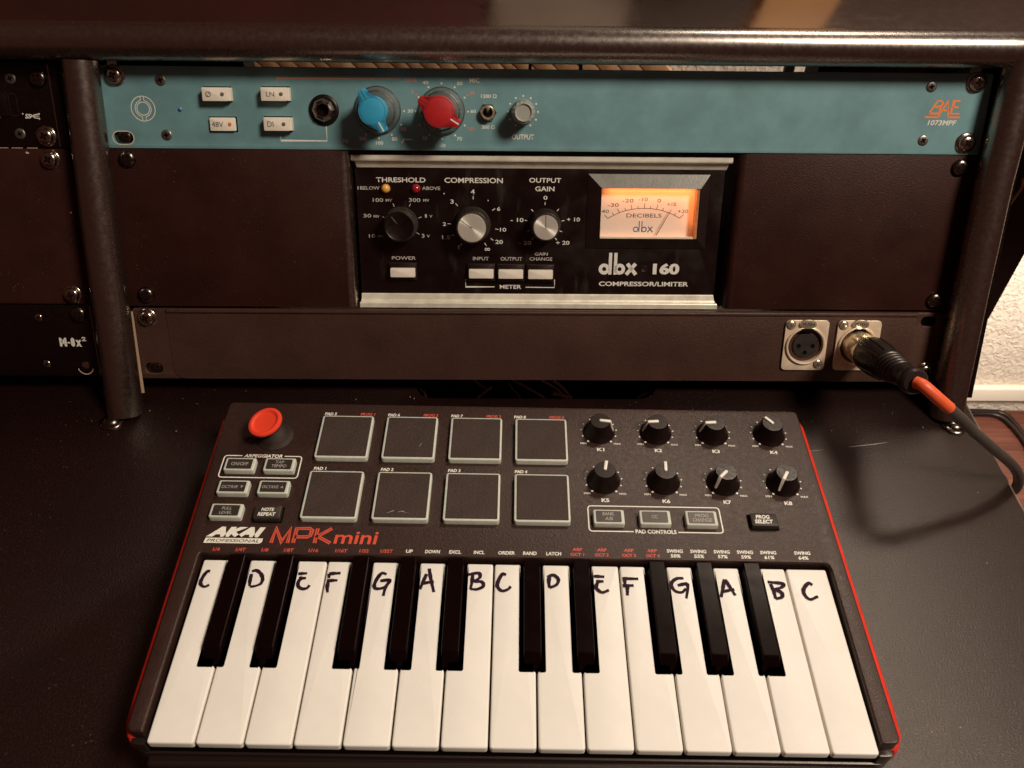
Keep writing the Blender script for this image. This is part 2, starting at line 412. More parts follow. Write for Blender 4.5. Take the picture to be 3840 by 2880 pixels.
# ================================================================== SETTING
fl = single('floor', box(-1600, -700, -712, 1700, 872, -701), 'floorbase', kind='structure')
fl_planks = []
PW = 92
for i in range(9):
    x0 = 620 + i * PW + 1.0
    me = prism(rect(x0, 250, x0 + PW - 2.0, 871), -701, -700, 0.4, 1)
    o = bpy.data.objects.new('plank', me); COL.objects.link(o); me.name = 'plank'; me.materials.append(M['floorwood']); o.parent = fl
single('wall', box(-1600, 872, -712, 1700, 892, 900), 'wall', kind='structure')
bb = bmesh.new(); add_prism(bb, rect(-1600, 858, 1700, 871.5), -662, -634, 3, 2)
single('wall_moulding', finish(bb), 'baseboard', kind='structure')

# thin black boards: right stands in for a cabinet, left added as occluder
def backdrop(x0, x1, y0, y1, z1, label):
    t = Thing('backdrop_board', label, 'dark board', org=((x0 + x1) / 2, (y0 + y1) / 2, -700))
    t.part('panel_board', box(x0, y0, -692, x1, y1, z1, 3), 'cabinet')
    t.part('panel_foot', box(x0 + 10, y0 - 40, -700, x0 + 40, y1 + 60, -692.5, 1), 'cabinet'); t.part('panel_foot', box(x1 - 40, y0 - 40, -700, x1 - 10, y1 + 60, -692.5, 1), 'cabinet')
backdrop(222, 445, 452, 478, 165, 'thin board standing in for a black cabinet behind the right end of the rack frame')
backdrop(-700, -190, 452, 478, 165, 'wide black occluding board added behind the left end of the rack frame')
c = Thing('hanging_wire', 'thin tan wire hanging in front of the black cabinet on the right', 'wire', org=(406, 449, -10))
c.part('wire', tube(smooth_path([(407, 447, 22), (408.5, 446, 15), (407, 446, 6), (405, 447, -8), (401, 447, -26)]), 1.3, 8), 'copper2')

# boards leaning on the wall, seen through the slot under the shelf
t = Thing('plank_board', 'tan wooden board of slanting planks seen through the slot under the shelf', 'board', org=(-60, 862, -150))
sx = [-352, -335, -297.5, -275, -253.5, -232, -215, -183, -156.7, -136, -117, -100, -79.6, -59, -40, -21, -2, 12.7, 35.4, 61.8, 92, 114.6, 141, 167.4, 202]
for a, b_ in zip(sx, sx[1:]):
    sl = 38
    me = prism([(a + 1.0 + sl, -118), (b_ - 1.0 + sl, -118), (b_ - 1.0 - sl, -42), (a + 1.0 - sl, -42)], 0, 9, 1.2, 2)
    me.transform(Matrix.Translation((0, 868 * MM, 0)) @ Matrix.Rotation(PI / 2, 4, 'X'))
    t.part('plank', me, 'tanwood')
for x0, x1, y in ((-236.5, -230, 500), (-226, -219, 500), (24.5, 29.5, 560), (63, 66.5, 560), (248, 257.5, 590)):
    pass

# ================================================================== DESK
t = Thing('desk', 'black laminate desk with worn right edge under the rack and keyboard', 'desk', org=(0, 60, -18))
cut = [(-700, -420), (281.5, -420), (281.5, 430), (91, 430), (91, 225.6), (-58, 225.6), (-58, 430), (-700, 430)]
cut = roundpoly(cut, [3, 3, 0, 0, 13, 13, 0, 0], 6)
t.part('desktop', plate(cut, [], -18, 0, 0.8, 2), 'desk')
t.part('edge_band', prism(rect(281.6, -419, 282.7, 429), -17.5, -0.5, 0.3, 1), 'deskedge')
t.part('cutout_backing', box(-110, 190, -96, 140, 425, -92), 'hole'); t.part('cutout_backing_side', box(-110, 420, -92, 140, 425, -19), 'hole'); t.part('cutout_backing_side', box(-112, 190, -92, -110.2, 425, -19), 'hole'); t.part('cutout_backing_side', box(140.2, 190, -92, 142, 425, -19), 'hole')  # black box added below the cut-out so the gap stays dark
random.seed(5)
bm = bmesh.new()
for k in range(70):
    x = random.uniform(-260, 275); y = random.uniform(186, 232) if k < 52 else random.uniform(-40, 190)
    if -165 < x < 165 and y < 186: x = random.uniform(170, 275)
    r_ = random.choice([.12, .16, .22, .3]); add_lathe(bm, [(r_, 0.02), (r_ * .8, r_ * .7), (0, r_)], 6, (x, y))
bm2 = finish(bm); t.part('dust_specks', bm2, 'whitedim', stuff=True)
bm = bmesh.new(); add_stroke(bm, [(198, 186.8), (206, 187.9), (214, 189.0), (223, 190.6)], .5, .06, wv=[.1, .35, .4, .1]); add_stroke(bm, [(172, 183), (178, 184), (183, 184.6)], .4, .06, wv=[.1, .3, .1])
t.part('scratch', flat(bm), 'whitedim')

def screw_mesh(r, dome, rec=True):
    """pan head dome; its recess shade is a near-black cross laid on top"""
    bm = bmesh.new()
    prof = [(r, 0), (r, dome * .35), (r * .93, dome * .62), (r * .75, dome * .85), (r * .5, dome * .97), (0, dome)]
    add_lathe(bm, prof, 28); return finish(bm, 60)
def cross_mesh(r, z):
    bm = bmesh.new(); w = r * .13
    pts = [(-w, -r * .5), (w, -r * .5), (w * 1.3, -w * 1.3), (r * .5, -w), (r * .5, w), (w * 1.3, w * 1.3), (w, r * .5), (-w, r * .5), (-w * 1.3, w * 1.3), (-r * .5, w), (-r * .5, -w), (-w * 1.3, -w * 1.3)]
    add_prism(bm, pts, z - .4, z + .04); return finish(bm)
SCR = {}
def screw(t, x, y, z=0.0, kind='pan', ang=0.3, euler=None):
    if not SCR:
        SCR['pan'] = (screw_mesh(4.6, 2.7), cross_mesh(4.6, 2.62)); SCR['panmetal'] = (screw_mesh(4.3, 2.6).copy(), cross_mesh(4.3, 2.55))
        SCR['small'] = (screw_mesh(2.9, .7), cross_mesh(2.9, .72)); SCR['tiny'] = (screw_mesh(2.3, .9), cross_mesh(2.3, .92))
        SCR['washer'] = (lathe([(3.4, 0), (5.5, 0), (5.6, .35), (5.3, .75), (4.7, 1.05), (4.0, .95), (3.4, .6)], 28),)
    mt = {'pan': 'screwblack', 'washer': 'chrome', 'small': 'steel', 'tiny': 'chrome', 'panmetal': 'chrome'}[kind]
    if kind == 'washer':
        s = t.part('screw', SCR['panmetal'][0], 'chrome', at=(x, y, z + .9), rz=ang)
        t.part('washer', SCR['washer'][0], 'chrome', at=(0, 0, -.9), parent=s)
        t.part('cross_slot', SCR['panmetal'][1], 'hole', parent=s)
    else:
        s = t.part('screw', SCR[kind][0], mt, at=(x, y, z), rz=ang, euler=euler)
        t.part('cross_slot', SCR[kind][1], 'hole', parent=s)
    return s

# ================================================================== RACK FRAME (bent black tube)
t = Thing('rack_frame', 'bent black tube frame of the tabletop rack with two sloping uprights', 'rack frame', org=rw(-2, -196, 8))
t.org = rw(-2, -196, 8)
RT = 9.35
def rpath(pts): return [rw(*p) for p in pts]
t.part('top_rail', tube(rpath([(-560, 9.7, 8.5), (-300, 9.8, 8.5), (0, 10.0, 8.5), (240, 10.1, 8.5), (256, 10.0, 7.5), (272, 9.6, 3.5), (286, 9, -4), (296, 8, -14), (302, 7, -30)]), RT, 32), 'tube')
t.part('upright', tube(rpath([(251.6, 6, 8.0), (249.6, -25, 8.3), (247.3, -60, 8.5), (246.2, -120, 8.5), (245.6, -197, 8.5)]), RT + .35, 32), 'tube', label='right upright tube')
t.part('upright', tube(rpath([(-245.2, 0.6, 8.0), (-247.6, -80, 8.0), (-249.8, -197, 8.0)]), [8.9, 9.7, 10.2], 32), 'tube', label='left upright tube')
t.part('upright', tube(rpath([(-545, 5, 8.0), (-549.8, -197, 8.0)]), 9.8, 24), 'tube', label='far left upright tube')
def rot_mesh(me, M4): me.transform(M4); return me
def rack_box(x0, y0, z0, x1, y1, z1, r=0):
    me = box(x0, y0, z0, x1, y1, z1, r); T = RACK.copy(); T.translation = T.translation * MM; me.transform(T); return me
t.part('mounting_rail', rack_box(-262, -181, -16, -236.5, 2, -4.2), 'panelblack', label='mounting rail between the two bays')
t.part('mounting_rail', rack_box(236.5, -181, -16, 262, 2, -4.2), 'panelblack', label='right mounting rail')
t.part('rail_edge', rack_box(-241.2, -186.5, 1.3, -239.65, -136, 1.8), 'railedge', label='pale edge beside the left upright')  # thin pale strip along the rail edge
t.part('side_plate', rack_box(262.2, -188, -120, 265, 4, 0), 'panelblack', label='right side plate')
def flange(x, y, kind='washer'):
    f = t.part('foot_screw', lathe([(7.0, 0), (7.0, .9), (6.4, 1.5), (5.2, 1.7), (4.6, 2.6), (3.2, 3.6), (1.4, 3.9), (1.2, 3.0), (0, 3.0)], 32), 'screwblack', at=(x, y, 0.05))
    return f
flange(-236.3, 204.5); flange(266.5, 203.5)

# polished shelf above the rack
t = Thing('shelf', 'polished black shelf behind the top rail of the rack', 'shelf', org=(0, 420, 172))
t.part('shelf_board', box(-700, 316, 172, 700, 600, 185.5, 1.0), 'shelf')
t.part('shelf_lip', box(-700, 313, 174, 700, 315.8, 184, .5), 'cabinet')
for x0, x1, y in ((-238, -230.5, 500), (-226, -219, 500), (17.0, 19.5, 560), (60, 62.8, 560), (247, 255, 590)):
    t.part('bracket', box(x0, y, 20, x1, y + 6, 171.8, .3), 'cabinet')
t = Thing('wood_block', 'honey coloured wooden block mirrored in the polished shelf', 'wooden block', org=(197, 445, 186))
t.part('block', box(172, 436, 186, 222, 456, 420, 1.5), 'block'); t.part('foot', box(166, 430, 185.6, 228, 470, 187.5, .5), 'hole')
t = Thing('sheen_board', 'pale grey board added out of view for a grey sheen in the polished shelf', 'board', org=(60, 560, 186))
t.part('board_panel', box(-11, 540, 200, 100, 548, 480, 1.5), 'sheenboard'); t.part('board_foot', box(-11, 525, 185.6, 100, 551, 199.5, 1), 'cabinet')  # unseen reflector placed so the shelf mirrors a pale patch
for x0, x1, m_, lab in ((-720, -12, 'backdropred', 'wide dark screen added out of view on the shelf left of the pale board'), (216, 640, 'backdropgrey', 'wide grey brown screen added out of view on the shelf right of the wooden block'), (102, 214, 'cabinet', 'narrow black board, unseen, standing in for a speaker between board and block')):
    t = Thing('backdrop', lab, 'backdrop', org=((x0 + x1) / 2, 560, 186))  # out-of-view boards added to darken and tint what the shelf mirrors
    t.part('backdrop_panel', box(x0, 552, 196, x1, 566, 620, 2), m_); t.part('backdrop_foot', box(x0 + 8, 540, 185.6, x1 - 8, 580, 195.5, 1), 'cabinet')

# ================================================================== RACK UNITS
def chassis(t, x0, x1, y0, y1, depth=140, label=None):
    t.part('chassis', box(x0, y0, -depth, x1, y1, -3.6), 'panelblack')
XE = 241.3

# ---- teal preamplifier
t = Thing('preamplifier', 'teal rack preamplifier with blue, red and grey knobs in the top slot of the rack', 'preamplifier', RACK, (0, -44.2, 0), 'rack units on the right bay')
slot = lambda cx, cy, hx, r: [(cx + hx + r * math.cos(a), cy + r * math.sin(a)) for a in [-PI / 2 + k * PI / 8 for k in range(9)]] + [(cx - hx + r * math.cos(a), cy + r * math.sin(a)) for a in [PI / 2 + k * PI / 8 for k in range(9)]]
t.part('faceplate', plate(rrect(-XE, -44.1, XE, -1.6, 1.5), [slot(-231.5, -38.6, 2.3, 3.3)], -3, 0, .3), 'teal')
t.part('slot_lining', lathe([(6.5, -3.1), (0, -3.1)], 20), 'hole', at=(-231.5, -38.6, 0))
bm = bmesh.new(); add_stroke(bm, slot(-231.5, -38.6, 2.3, 3.45), .5, .03, closed=True); t.part('slot_rim', flat(bm), 'nickel')
chassis(t, -218, 218, -42.5, -3.4)
screw(t, -231.6, -6.6, 0, 'washer', .5); screw(t, 232.4, -6.2, 0, 'washer', .2); screw(t, 232.4, -37.8, 0, 'washer', .7)
screw(t, -231.9, -38.4, -3.4, 'pan', .2)
for x, y, a in ((-207.6, -8.8, .3), (-207.8, -37.0, .1), (208.4, -8.6, .2), (208.6, -36.6, .6)): screw(t, x, y, -.1, 'small', a)
# emblem, status lamp
E0 = (-218.7, -23.4)
st = [(circ(E0[0], E0[1], 6.4, 40), .42, True), (circ(E0[0], E0[1], 3.35, 32), .42, True),
      (arc(E0[0], E0[1], 4.3, 103, 257, 18), .38), (arc(E0[0], E0[1], 4.3, -77, 77, 18), .38)]
for sx_ in (-1, 1):
    st += [([(E0[0] + sx_ * .95, E0[1] + 4.2), (E0[0] + sx_ * .95, E0[1] + 6.4)], .36), ([(E0[0] + sx_ * .95, E0[1] - 4.2), (E0[0] + sx_ * .95, E0[1] - 6.4)], .36)]
t.part('emblem', print_mesh(strokes=st, z=.05), 'white')
t.part('status_lamp', lathe([(1.1, 0), (1.1, .5), (.7, 1), (0, 1.2)], 16), mat('blue_lamp', (.10, .2, .5), .15), at=(-198.6, -23.4, 0))
# four push buttons
def push_button(cx, cy, txt, tb, led, z1, lab):
    p = t.part('push_button', prism(rrect(-6.9, -3.5, 6.9, 3.5, .7), 0, z1, .35, 2), 'cream', at=(cx, cy, 0), label=lab)
    t.part('button_shoulder', prism(rrect(6.95, -3.4, 8.0, 3.4, .3), 0, z1 - 1.0, .2, 1), 'cream', parent=p) if z1 > 3 else None
    t.part('lettering', print_mesh([(txt, tb[0], tb[1], tb[2], tb[3], 0)], z=z1 + .04), 'ink', parent=p)
    t.part('indicator_lamp', lathe([(1.0, 0), (1.0, .25), (0, .5)], 14), 'orangeled' if led == 'o' else 'greyled', at=(4.0, 0.1, z1), parent=p)
    f = t.part('button_gap', box(-7.5, -4.0, .02, 7.6, 4.0, .1), 'hole', parent=p)
push_button(-177.7, -15.7, 'Ø', (-5.0, -1.5, -2.1, 1.4), 'g', 5.0, 'polarity button marked with a crossed circle')
push_button(-176.2, -31.1, '48V', (-5.8, -1.4, .4, 1.3), 'o', 1.8, 'pressed phantom power button')
push_button(-146.4, -15.4, 'LN', (-4.0, -1.2, .3, 1.2), 'g', 5.0, 'LN button')
push_button(-146.2, -30.7, 'DI', (-4.8, -1.4, -1.6, 1.4), 'g', 5.0, 'DI button')
# jack
j = t.part('jack_socket', lathe([(8.1, 0), (8.1, .7), (7.6, 1.2), (6.6, 1.4), (6.0, 1.4)], 40), 'blackknob', at=(-121, -23.3, 0))
t.part('socket_nut', lathe([(6.1, .8), (6.1, 2.6), (5.4, 3.6), (4.2, 4.4), (3.5, 4.5), (3.2, 3.8), (3.2, 1)], 8, 20), 'chrome', parent=j)
t.part('socket_hole', lathe([(3.25, 1.2), (0, 1.2)], 20), 'hole', parent=j)
t.part('guide_line', print_mesh(strokes=[([(-145.7, -37.0), (-145.7, -39.4), (-120.4, -39.4), (-120.4, -31.8)], .55)], z=.05), 'white')
t.part('guide_line', print_mesh(strokes=[([(-145.6, -9.3), (-145.6, -7.3), (-79.5, -7.1)], .4)], z=.05), 'pink')
# large knobs
def winged(r, wr, ww, ang, n=48):
    """cap outline with two opposite square-ended wings"""
    pts = []; a0 = math.asin(ww / r)
    for s_ in (0, PI):
        e = [(r * math.cos(a0), ww), (wr - .8, ww), (wr, ww - .7), (wr, -ww + .7), (wr - .8, -ww), (r * math.cos(a0), -ww)][::-1]
        for x, y in e: pts.append((x * math.cos(s_) - y * math.sin(s_), x * math.sin(s_) + y * math.cos(s_)))
        for k in range(1, n // 2):
            a = s_ + a0 + (PI - 2 * a0) * k / (n // 2); pts.append((r * math.cos(a), r * math.sin(a)))
    return [(x * math.cos(ang) - y * math.sin(ang), x * math.sin(ang) + y * math.cos(ang)) for x, y in pts]
def big_knob(cx, cy, r, wr, ww, ang, capmat, lab):
    k = t.part('knob', lathe([(12.1, 0), (12.1, 1.4), (11.4, 2.2), (10.6, 5), (9.4, 9), (8.2, 12), (7.4, 13.5), (7.2, 17)], 56), 'skirt', at=(cx, cy, 0), label=lab)
    t.part('skirt_ring', lathe([(12.15, .1), (12.6, .1), (12.6, 1.0), (12.2, 1.4)], 48), 'steel', parent=k)
    t.part('inner_band', lathe([(9.9, 8.1), (10.25, 8.0), (10.5, 6.2), (10.1, 6.1)], 48), 'steel', parent=k)
    c_ = t.part('cap', prism(winged(r, wr, ww, ang), 15.0, 20.0, .5, 2), capmat, parent=k)
    t.part('cap_disc', lathe([(r - 1.1, 20.0), (r - 1.15, 20.02), (r - 1.5, 19.6 + .55), (0, 20.2)], 40), capmat, parent=k)
    bm = bmesh.new(); add_stroke(bm, circ(0, 0, r - .95, 40), .35, 20.06, closed=True)
    t.part('cap_groove', flat(bm), mat('groove_' + capmat, tuple(c * .5 for c in ((.035, .33, .52) if 'blue' in capmat else (.46, .014, .016))), .6), parent=k)
    d = Vector((math.cos(ang), math.sin(ang)))
    bm = bmesh.new(); add_stroke(bm, [tuple(d * (r - 1.3)), tuple(d * (wr - .3))], .75, 20.1); t.part('pointer_line', flat(bm), 'white', parent=k)
    bm = bmesh.new(); add_stroke(bm, [tuple(-d * (r - 1.3)), tuple(-d * (wr - .4))], .3, 20.1); t.part('groove_line', flat(bm), 'ink', parent=k)
    return k
big_knob(-91.9, -23.2, 7.6, 11.9, 2.2, math.radians(-61.5), 'blueknob', 'blue winged filter knob')
big_knob(-57.2, -23.3, 8.2, 12.2, 2.3, math.radians(-31.5), 'redknob', 'red winged gain knob')
RC = (-57.1, -23.4)
t.part('scale_print', print_mesh(
    [('40', -67.3, -9.6, -64.1, -7.9), ('50', -48.8, -10.0, -45.8, -8.2), ('MIC', -41.9, -8.7, -36.6, -6.3), ('60', -41.6, -24.2, -38.6, -22.4), ('1200 Ω', -35.9, -16.4, -27.4, -14.4),
     ('300 Ω', -35.5, -32.4, -28.4, -30.4), ('70', -49.3, -38.7, -46.3, -36.7), ('30', -75.8, -24.3, -72.7, -22.5), ('50', -79.9, -33.8, -76.9, -31.9), ('80', -84.9, -39.1, -81.9, -37.1),
     ('100', -93.7, -41.2, -89.7, -39.3), ('300', -102.8, -39.0, -98.6, -37.1), ('Hz', -111.5, -40.2, -108.8, -38.2), ('20', -68.1, -38.4, -65.4, -36.5), ('-50', -58.9, -42.3, -55.5, -40.4), ('OUTPUT', -18.9, -37.8, -6.8, -35.1)],
    strokes=[([(-79.6, -40.3), (-78.4, -38.25), (-73.5, -38.25)], .55)],
    discs=[(x, y, .52) for x, y in [(-57.1, -9.1), (-64.1, -11.1), (-50, -11), (-69.6, -16.2), (-44.7, -16.3), (-77.7, -23.5), (-71.5, -23.4), (-42.9, -23.5), (-44.8, -30.7), (-50.1, -35.9), (-57.1, -37.8), (-64.2, -35.8), (-69.5, -30.7), (-79.5, -30.6), (-84.8, -35.9), (-91.9, -37.7), (-98.9, -35.9)]]
    + [(-12.95 + 8.15 * math.sin(math.radians(a)), -23.3 + 8.15 * math.cos(math.radians(a)), .5) for a in range(-150, 151, 30)],
    z=.05, bold=.16), 'white')
t.part('red_scale_print', print_mesh([('0', -73.4, -14.7, -72.0, -12.7), ('20', -42.0, -14.7, -39.1, -13.0), ('30', -42.3, -33.3, -39.3, -31.5), ('LINE', -76.5, -8.6, -70.4, -6.6), ('10', -77.0, -34.0, -74.8, -32.6)],
    discs=[(x, y, .48) for x, y in [(-57.05, -7.25), (-70.9, -15.0), (-43.2, -15.0), (-43.3, -31.9), (-71.0, -31.8)]], z=.05, bold=.14), 'pink')
# toggle
s_ = t.part('toggle_switch', lathe([(5.0, 0), (5.0, .8), (4.6, 1.6)], 6, 20), 'chrome', at=(-32.2, -23.8, 0))
t.part('bushing', lathe([(3.9, 1.2), (3.9, 3.4), (3.3, 3.8), (2.7, 3.7), (2.4, 2.0)], 28), 'nickel_shiny', parent=s_)
t.part('bushing_hole', lathe([(2.5, 2.1), (0, 2.1)], 20), 'hole', parent=s_)
t.part('lever', tube([(0, .3, 2.0), (0.1, 1.3, 4.4), (0.2, 2.4, 6.6), (.2, 2.6, 7.0)], [.6, .7, .95, .6], 14), 'nickel_shiny', parent=s_)
# output knob
k_ = t.part('knob', lathe([(6.6, 0), (6.4, 1), (5.6, 12.4)], 40), 'greyknob', at=(-12.95, -23.3, 0), label='small grey scalloped output knob')
sc_out = [((5.75 + .22 * math.cos(14 * a)) * math.cos(a), (5.75 + .22 * math.cos(14 * a)) * math.sin(a)) for a in [2 * PI * k / 112 for k in range(112)]]
bm = bmesh.new(); add_prism(bm, sc_out, 9.5, 13.2, .5, 2)
t.part('cap', finish(bm), 'greyknob', parent=k_)
t.part('cap_rim', lathe([(4.9, 13.0), (4.9, 14.0), (4.5, 14.2), (4.1, 14.0), (3.9, 13.3), (0, 13.3)], 40), 'greyknob', parent=k_)
# brand mark
BA = [[(209.5, -22.2), (213.2, -15.9), (215.3, -15.8), (216.3, -17.0), (215.6, -18.6), (212.2, -19.1)], [(213.8, -19.1), (215.4, -19.9), (215.2, -21.6), (213.9, -22.4), (209.5, -22.4)],
      [(214.6, -24.2), (219.0, -15.8), (220.2, -24.2)], [(216.4, -20.7), (219.8, -20.7)], [(225.6, -15.8), (222.2, -15.8), (221.3, -22.4), (226.2, -22.4)], [(221.9, -19.0), (225.2, -19.0)]]
t.part('brand_mark', print_mesh(strokes=[(s, 1.0) for s in BA] + [([(207.4, -24.3), (214.8, -24.3)], .95), ([(219.8, -24.3), (226.8, -24.3)], .95)], z=.05), 'orange_print')
t.part('model_print', print_mesh([('1073MPF', 209.6, -28.6, 225.5, -25.8, .2, .15)], z=.05), 'white')

# ---- 2U blank panel with the opening for the half-width compressor
t = Thing('blank_panel', 'plain black two-unit rack panel around the compressor', 'rack panel', RACK, (0, -133.1, 0), 'rack units on the right bay')
def ear(x0, x1, inner):
    r_ = [1, 3, 3, 1] if inner > 0 else [3, 1, 1, 3]
    return roundpoly(rect(x0, -133.1, x1, -44.75), r_, 4)
bm = bmesh.new(); add_prism(bm, rect(-XE, -133.1, -113.2, -44.35), -3, 0, .35, 2); t.part('panel_left', finish(bm), 'panel')
bm = bmesh.new(); add_prism(bm, rect(111.4, -133.1, XE, -44.35), -3, 0, .35, 2); t.part('panel_right', finish(bm), 'panel')
def fold(x, s):   # rounded return edge
    prof = [(x, 0.0)] + [(x + s * 4.2 * math.sin(a), -4.2 + 4.2 * math.cos(a)) for a in [k / 6 * PI / 2 for k in range(1, 7)]] + [(x + s * 4.2, -60), (x + s * 2.8, -60), (x + s * 2.8, -4.2), (x, -1.5)]
    bm = bmesh.new(); A = [bm.verts.new((px, -44.75, pz)) for px, pz in prof]; B = [bm.verts.new((px, -133.1, pz)) for px, pz in prof]
    n = len(prof)
    for i in range(n): bm.faces.new((A[i], A[(i + 1) % n], B[(i + 1) % n], B[i]))
    bm.faces.new(A[::-1]); bm.faces.new(B); return finish(bm, 50)
t.part('folded_edge', fold(-113.3, 1), 'tube', label='rounded fold left of the compressor'); t.part('folded_edge', fold(111.5, -1), 'panel', label='rounded fold right of the compressor')
t.part('gap_backing', box(-216, -47.6, -30, 216, -42.7, -4.2), 'panelblack')  # hidden strip added to block light leaking between the two panels
t.part('tray', box(-109, -133.6, -120, 107, -132.4, -9.0), 'panelblack')
screw(t, -230.9, -49.7, 0, 'pan', .9); screw(t, 231.9, -50.8, 0, 'pan', .1); screw(t, -230.9, -126.2, 0, 'pan', .9); screw(t, 230.9, -126.9, 0, 'pan', .25)

# ---- compressor
H = -8.0
t = Thing('compressor', 'black compressor with silver trims and a glowing orange meter', 'compressor', RACK, (-2, -134, H), 'rack units on the right bay')
fx0, fx1 = -107.2, 102.4
hole_m = rrect(31.6, -93.4, 89.6, -64.6, .8)
t.part('faceplate', plate(rect(fx0, -128.5, fx1, -52), [hole_m], H - 3, H, .2), 'dbxface')
chassis_b = t.part('housing', box(-106, -131, -130, 101.5, -48, H - 14.0), 'panelblack')
def trim(y0, y1, prof, x0, x1):
    """extruded aluminium moulding, profile in (y, z)"""
    bm = bmesh.new(); A = [bm.verts.new((x0[0], y, z)) for y, z in prof]; B = [bm.verts.new((x1[0], y, z)) for y, z in prof]
    n = len(prof)
    for i in range(n): bm.faces.new((A[i], A[(i + 1) % n], B[(i + 1) % n], B[i]))
    bm.faces.new(A[::-1]); bm.faces.new(B); return finish(bm, 25)
pt = [(-53.9, H - 2), (-53.9, H + .6), (-53.2, H + 1.0), (-51.0, H + 1.8), (-50.2, H + 3.2), (-49.9, H + 4.4), (-49.2, H + 4.7), (-47.4, H + 4.7), (-46.9, H + 4.2), (-46.7, H - 2)]
bm = bmesh.new()
xl = [fx0 + 1.0, fx0 + 1.0, fx0 + .9, fx0 + .4, fx0 - .4, fx0 - 1.2, fx0 - 1.4, fx0 - 1.4, fx0 - 1.4, fx0 - 1.4]
xr = [103.0, 103.0, 103.1, 103.6, 104.4, 105.0, 105.2, 105.2, 105.2, 105.2]
A = [bm.verts.new((x, y, z)) for x, (y, z) in zip(xl, pt)]; B = [bm.verts.new((x, y, z)) for x, (y, z) in zip(xr, pt)]
for i in range(len(pt)): bm.faces.new((A[i], A[(i + 1) % len(pt)], B[(i + 1) % len(pt)], B[i]))
bm.faces.new(A[::-1]); bm.faces.new(B); t.part('top_trim', finish(bm, 20), 'alu')
pb = [(-126.3, H - 2), (-126.3, H + .5), (-126.8, H + .9), (-129.6, H + 1.3), (-130.6, H + 2.0), (-131.0, H + 3.6), (-131.6, H + 4.0), (-134.1, H + 4.0), (-134.5, H + 3.4), (-134.5, H - 2)]
xl = [fx0 + .2, fx0 + .2, fx0 + .2, fx0 + .1, fx0 - .2, fx0 - .4, fx0 - .6, fx0 - .6, fx0 - .6, fx0 - .6]; xr = [101.8, 101.8, 101.9, 102.4, 103.0, 103.6, 103.8, 103.8, 103.8, 103.8]
bm = bmesh.new(); A = [bm.verts.new((x, y, z)) for x, (y, z) in zip(xl, pb)]; B = [bm.verts.new((x, y, z)) for x, (y, z) in zip(xr, pb)]
for i in range(len(pb)): bm.faces.new((A[i], A[(i + 1) % len(pb)], B[(i + 1) % len(pb)], B[i]))
bm.faces.new(A[::-1]); bm.faces.new(B); t.part('bottom_trim', finish(bm, 20), 'alu')
Z = H + .04
t.part('title_print', print_mesh([('THRESHOLD', -95.7, -62.1, -67.7, -59.4), ('COMPRESSION', -57.0, -62.2, -23.8, -59.3), ('OUTPUT', -8.8, -61.7, 9.4, -59.1), ('GAIN', -5.3, -66.5, 5.7, -63.8),
    ('METER', -25.3, -123.3, -12.6, -121.0)], strokes=[([(-45.5, -117.6), (-45.5, -122.3), (-28.4, -122.2)], .5), ([(-10.0, -122.3), (7.1, -122.4), (7.1, -117.6)], .5)], z=Z, bold=.16), 'white')
K1, K2, K3 = (-82.1, -85.2), (-41.2, -85.6), (.5, -85.1)
def tick(c_, x, y, l=1.9):
    d = Vector((x - c_[0], y - c_[1])).normalized() * l / 2; return ([(x - d.x, y - d.y), (x + d.x, y + d.y)], .42)
t.part('scale_print', print_mesh([('BELOW', -105.0, -66.3, -93.9, -64.4), ('ABOVE', -69.8, -66.2, -59.5, -64.3), ('100', -98.1, -73.1, -92.2, -71.0), ('MV', -90.7, -72.9, -87.2, -71.4), ('300', -77.5, -73, -70.9, -70.9), ('MV', -69.3, -72.8, -65.8, -71.3),
    ('30', -103.9, -82.0, -99.4, -80.0), ('MV', -98.1, -82.1, -94.6, -80.6), ('1', -68.5, -81.9, -67.5, -79.9), ('V', -66.0, -81.9, -64.3, -80.4), ('10', -101.3, -93.6, -97.6, -91.6), ('MV', -96.2, -93.4, -92.7, -92.0), ('3', -70.7, -93.4, -69.1, -91.2), ('V', -67.7, -93.3, -66.0, -91.7)],
    strokes=[tick(K1, x, y) for x, y in [(-86.3, -74.9), (-77.0, -74.8), (-92.1, -81.9), (-71.4, -81.8), (-72.8, -91.0)]] + [([(-106.2, -66.3), (-106.2, -64.4)], .5)], z=Z, bold=.1), 'whitedim')
for w_ in [('POWER', -88.5, -106.4, -74.5, -104.3), ('INPUT', -41.1, -106.4, -31.8, -104.4), ('OUTPUT', -24.9, -106.5, -12.2, -104.4), ('GAIN', -4.9, -103.4, 2.7, -101.6), ('CHANGE', -7.9, -106.4, 5.4, -104.4)]: t.part('button_label', print_mesh([w_], z=Z, bold=.1), 'whitedim')
t.part('scale_print', print_mesh([('4', -42.0, -68.4, -39.8, -65.7), ('3', -53.8, -73.8, -51.9, -71.5), ('6', -27.0, -77.7, -25.2, -75.5), ('2', -58.3, -86.5, -56.5, -84.4), ('10', -25.3, -89.6, -21.7, -87.4), ('1.5', -58.9, -94.2, -54.2, -92.1),
    ('20', -28.0, -96.7, -23.6, -94.4), ('1', -49.8, -99.9, -49.0, -97.7), ('∞', -34.2, -100.8, -31.1, -99.1)],
    strokes=[tick(K2, x, y) for x, y in [(-40.7, -70.3), (-50.2, -74.4), (-29.0, -77.0), (-54.6, -85.3), (-27.1, -88.2), (-29.9, -94.1), (-33.7, -97.1), (-47.9, -97.2), (-52.7, -91.9)]], discs=[(-57.3, -68.2, .35), (-32.2, -71.9, .35)], z=Z, bold=.12), 'white')
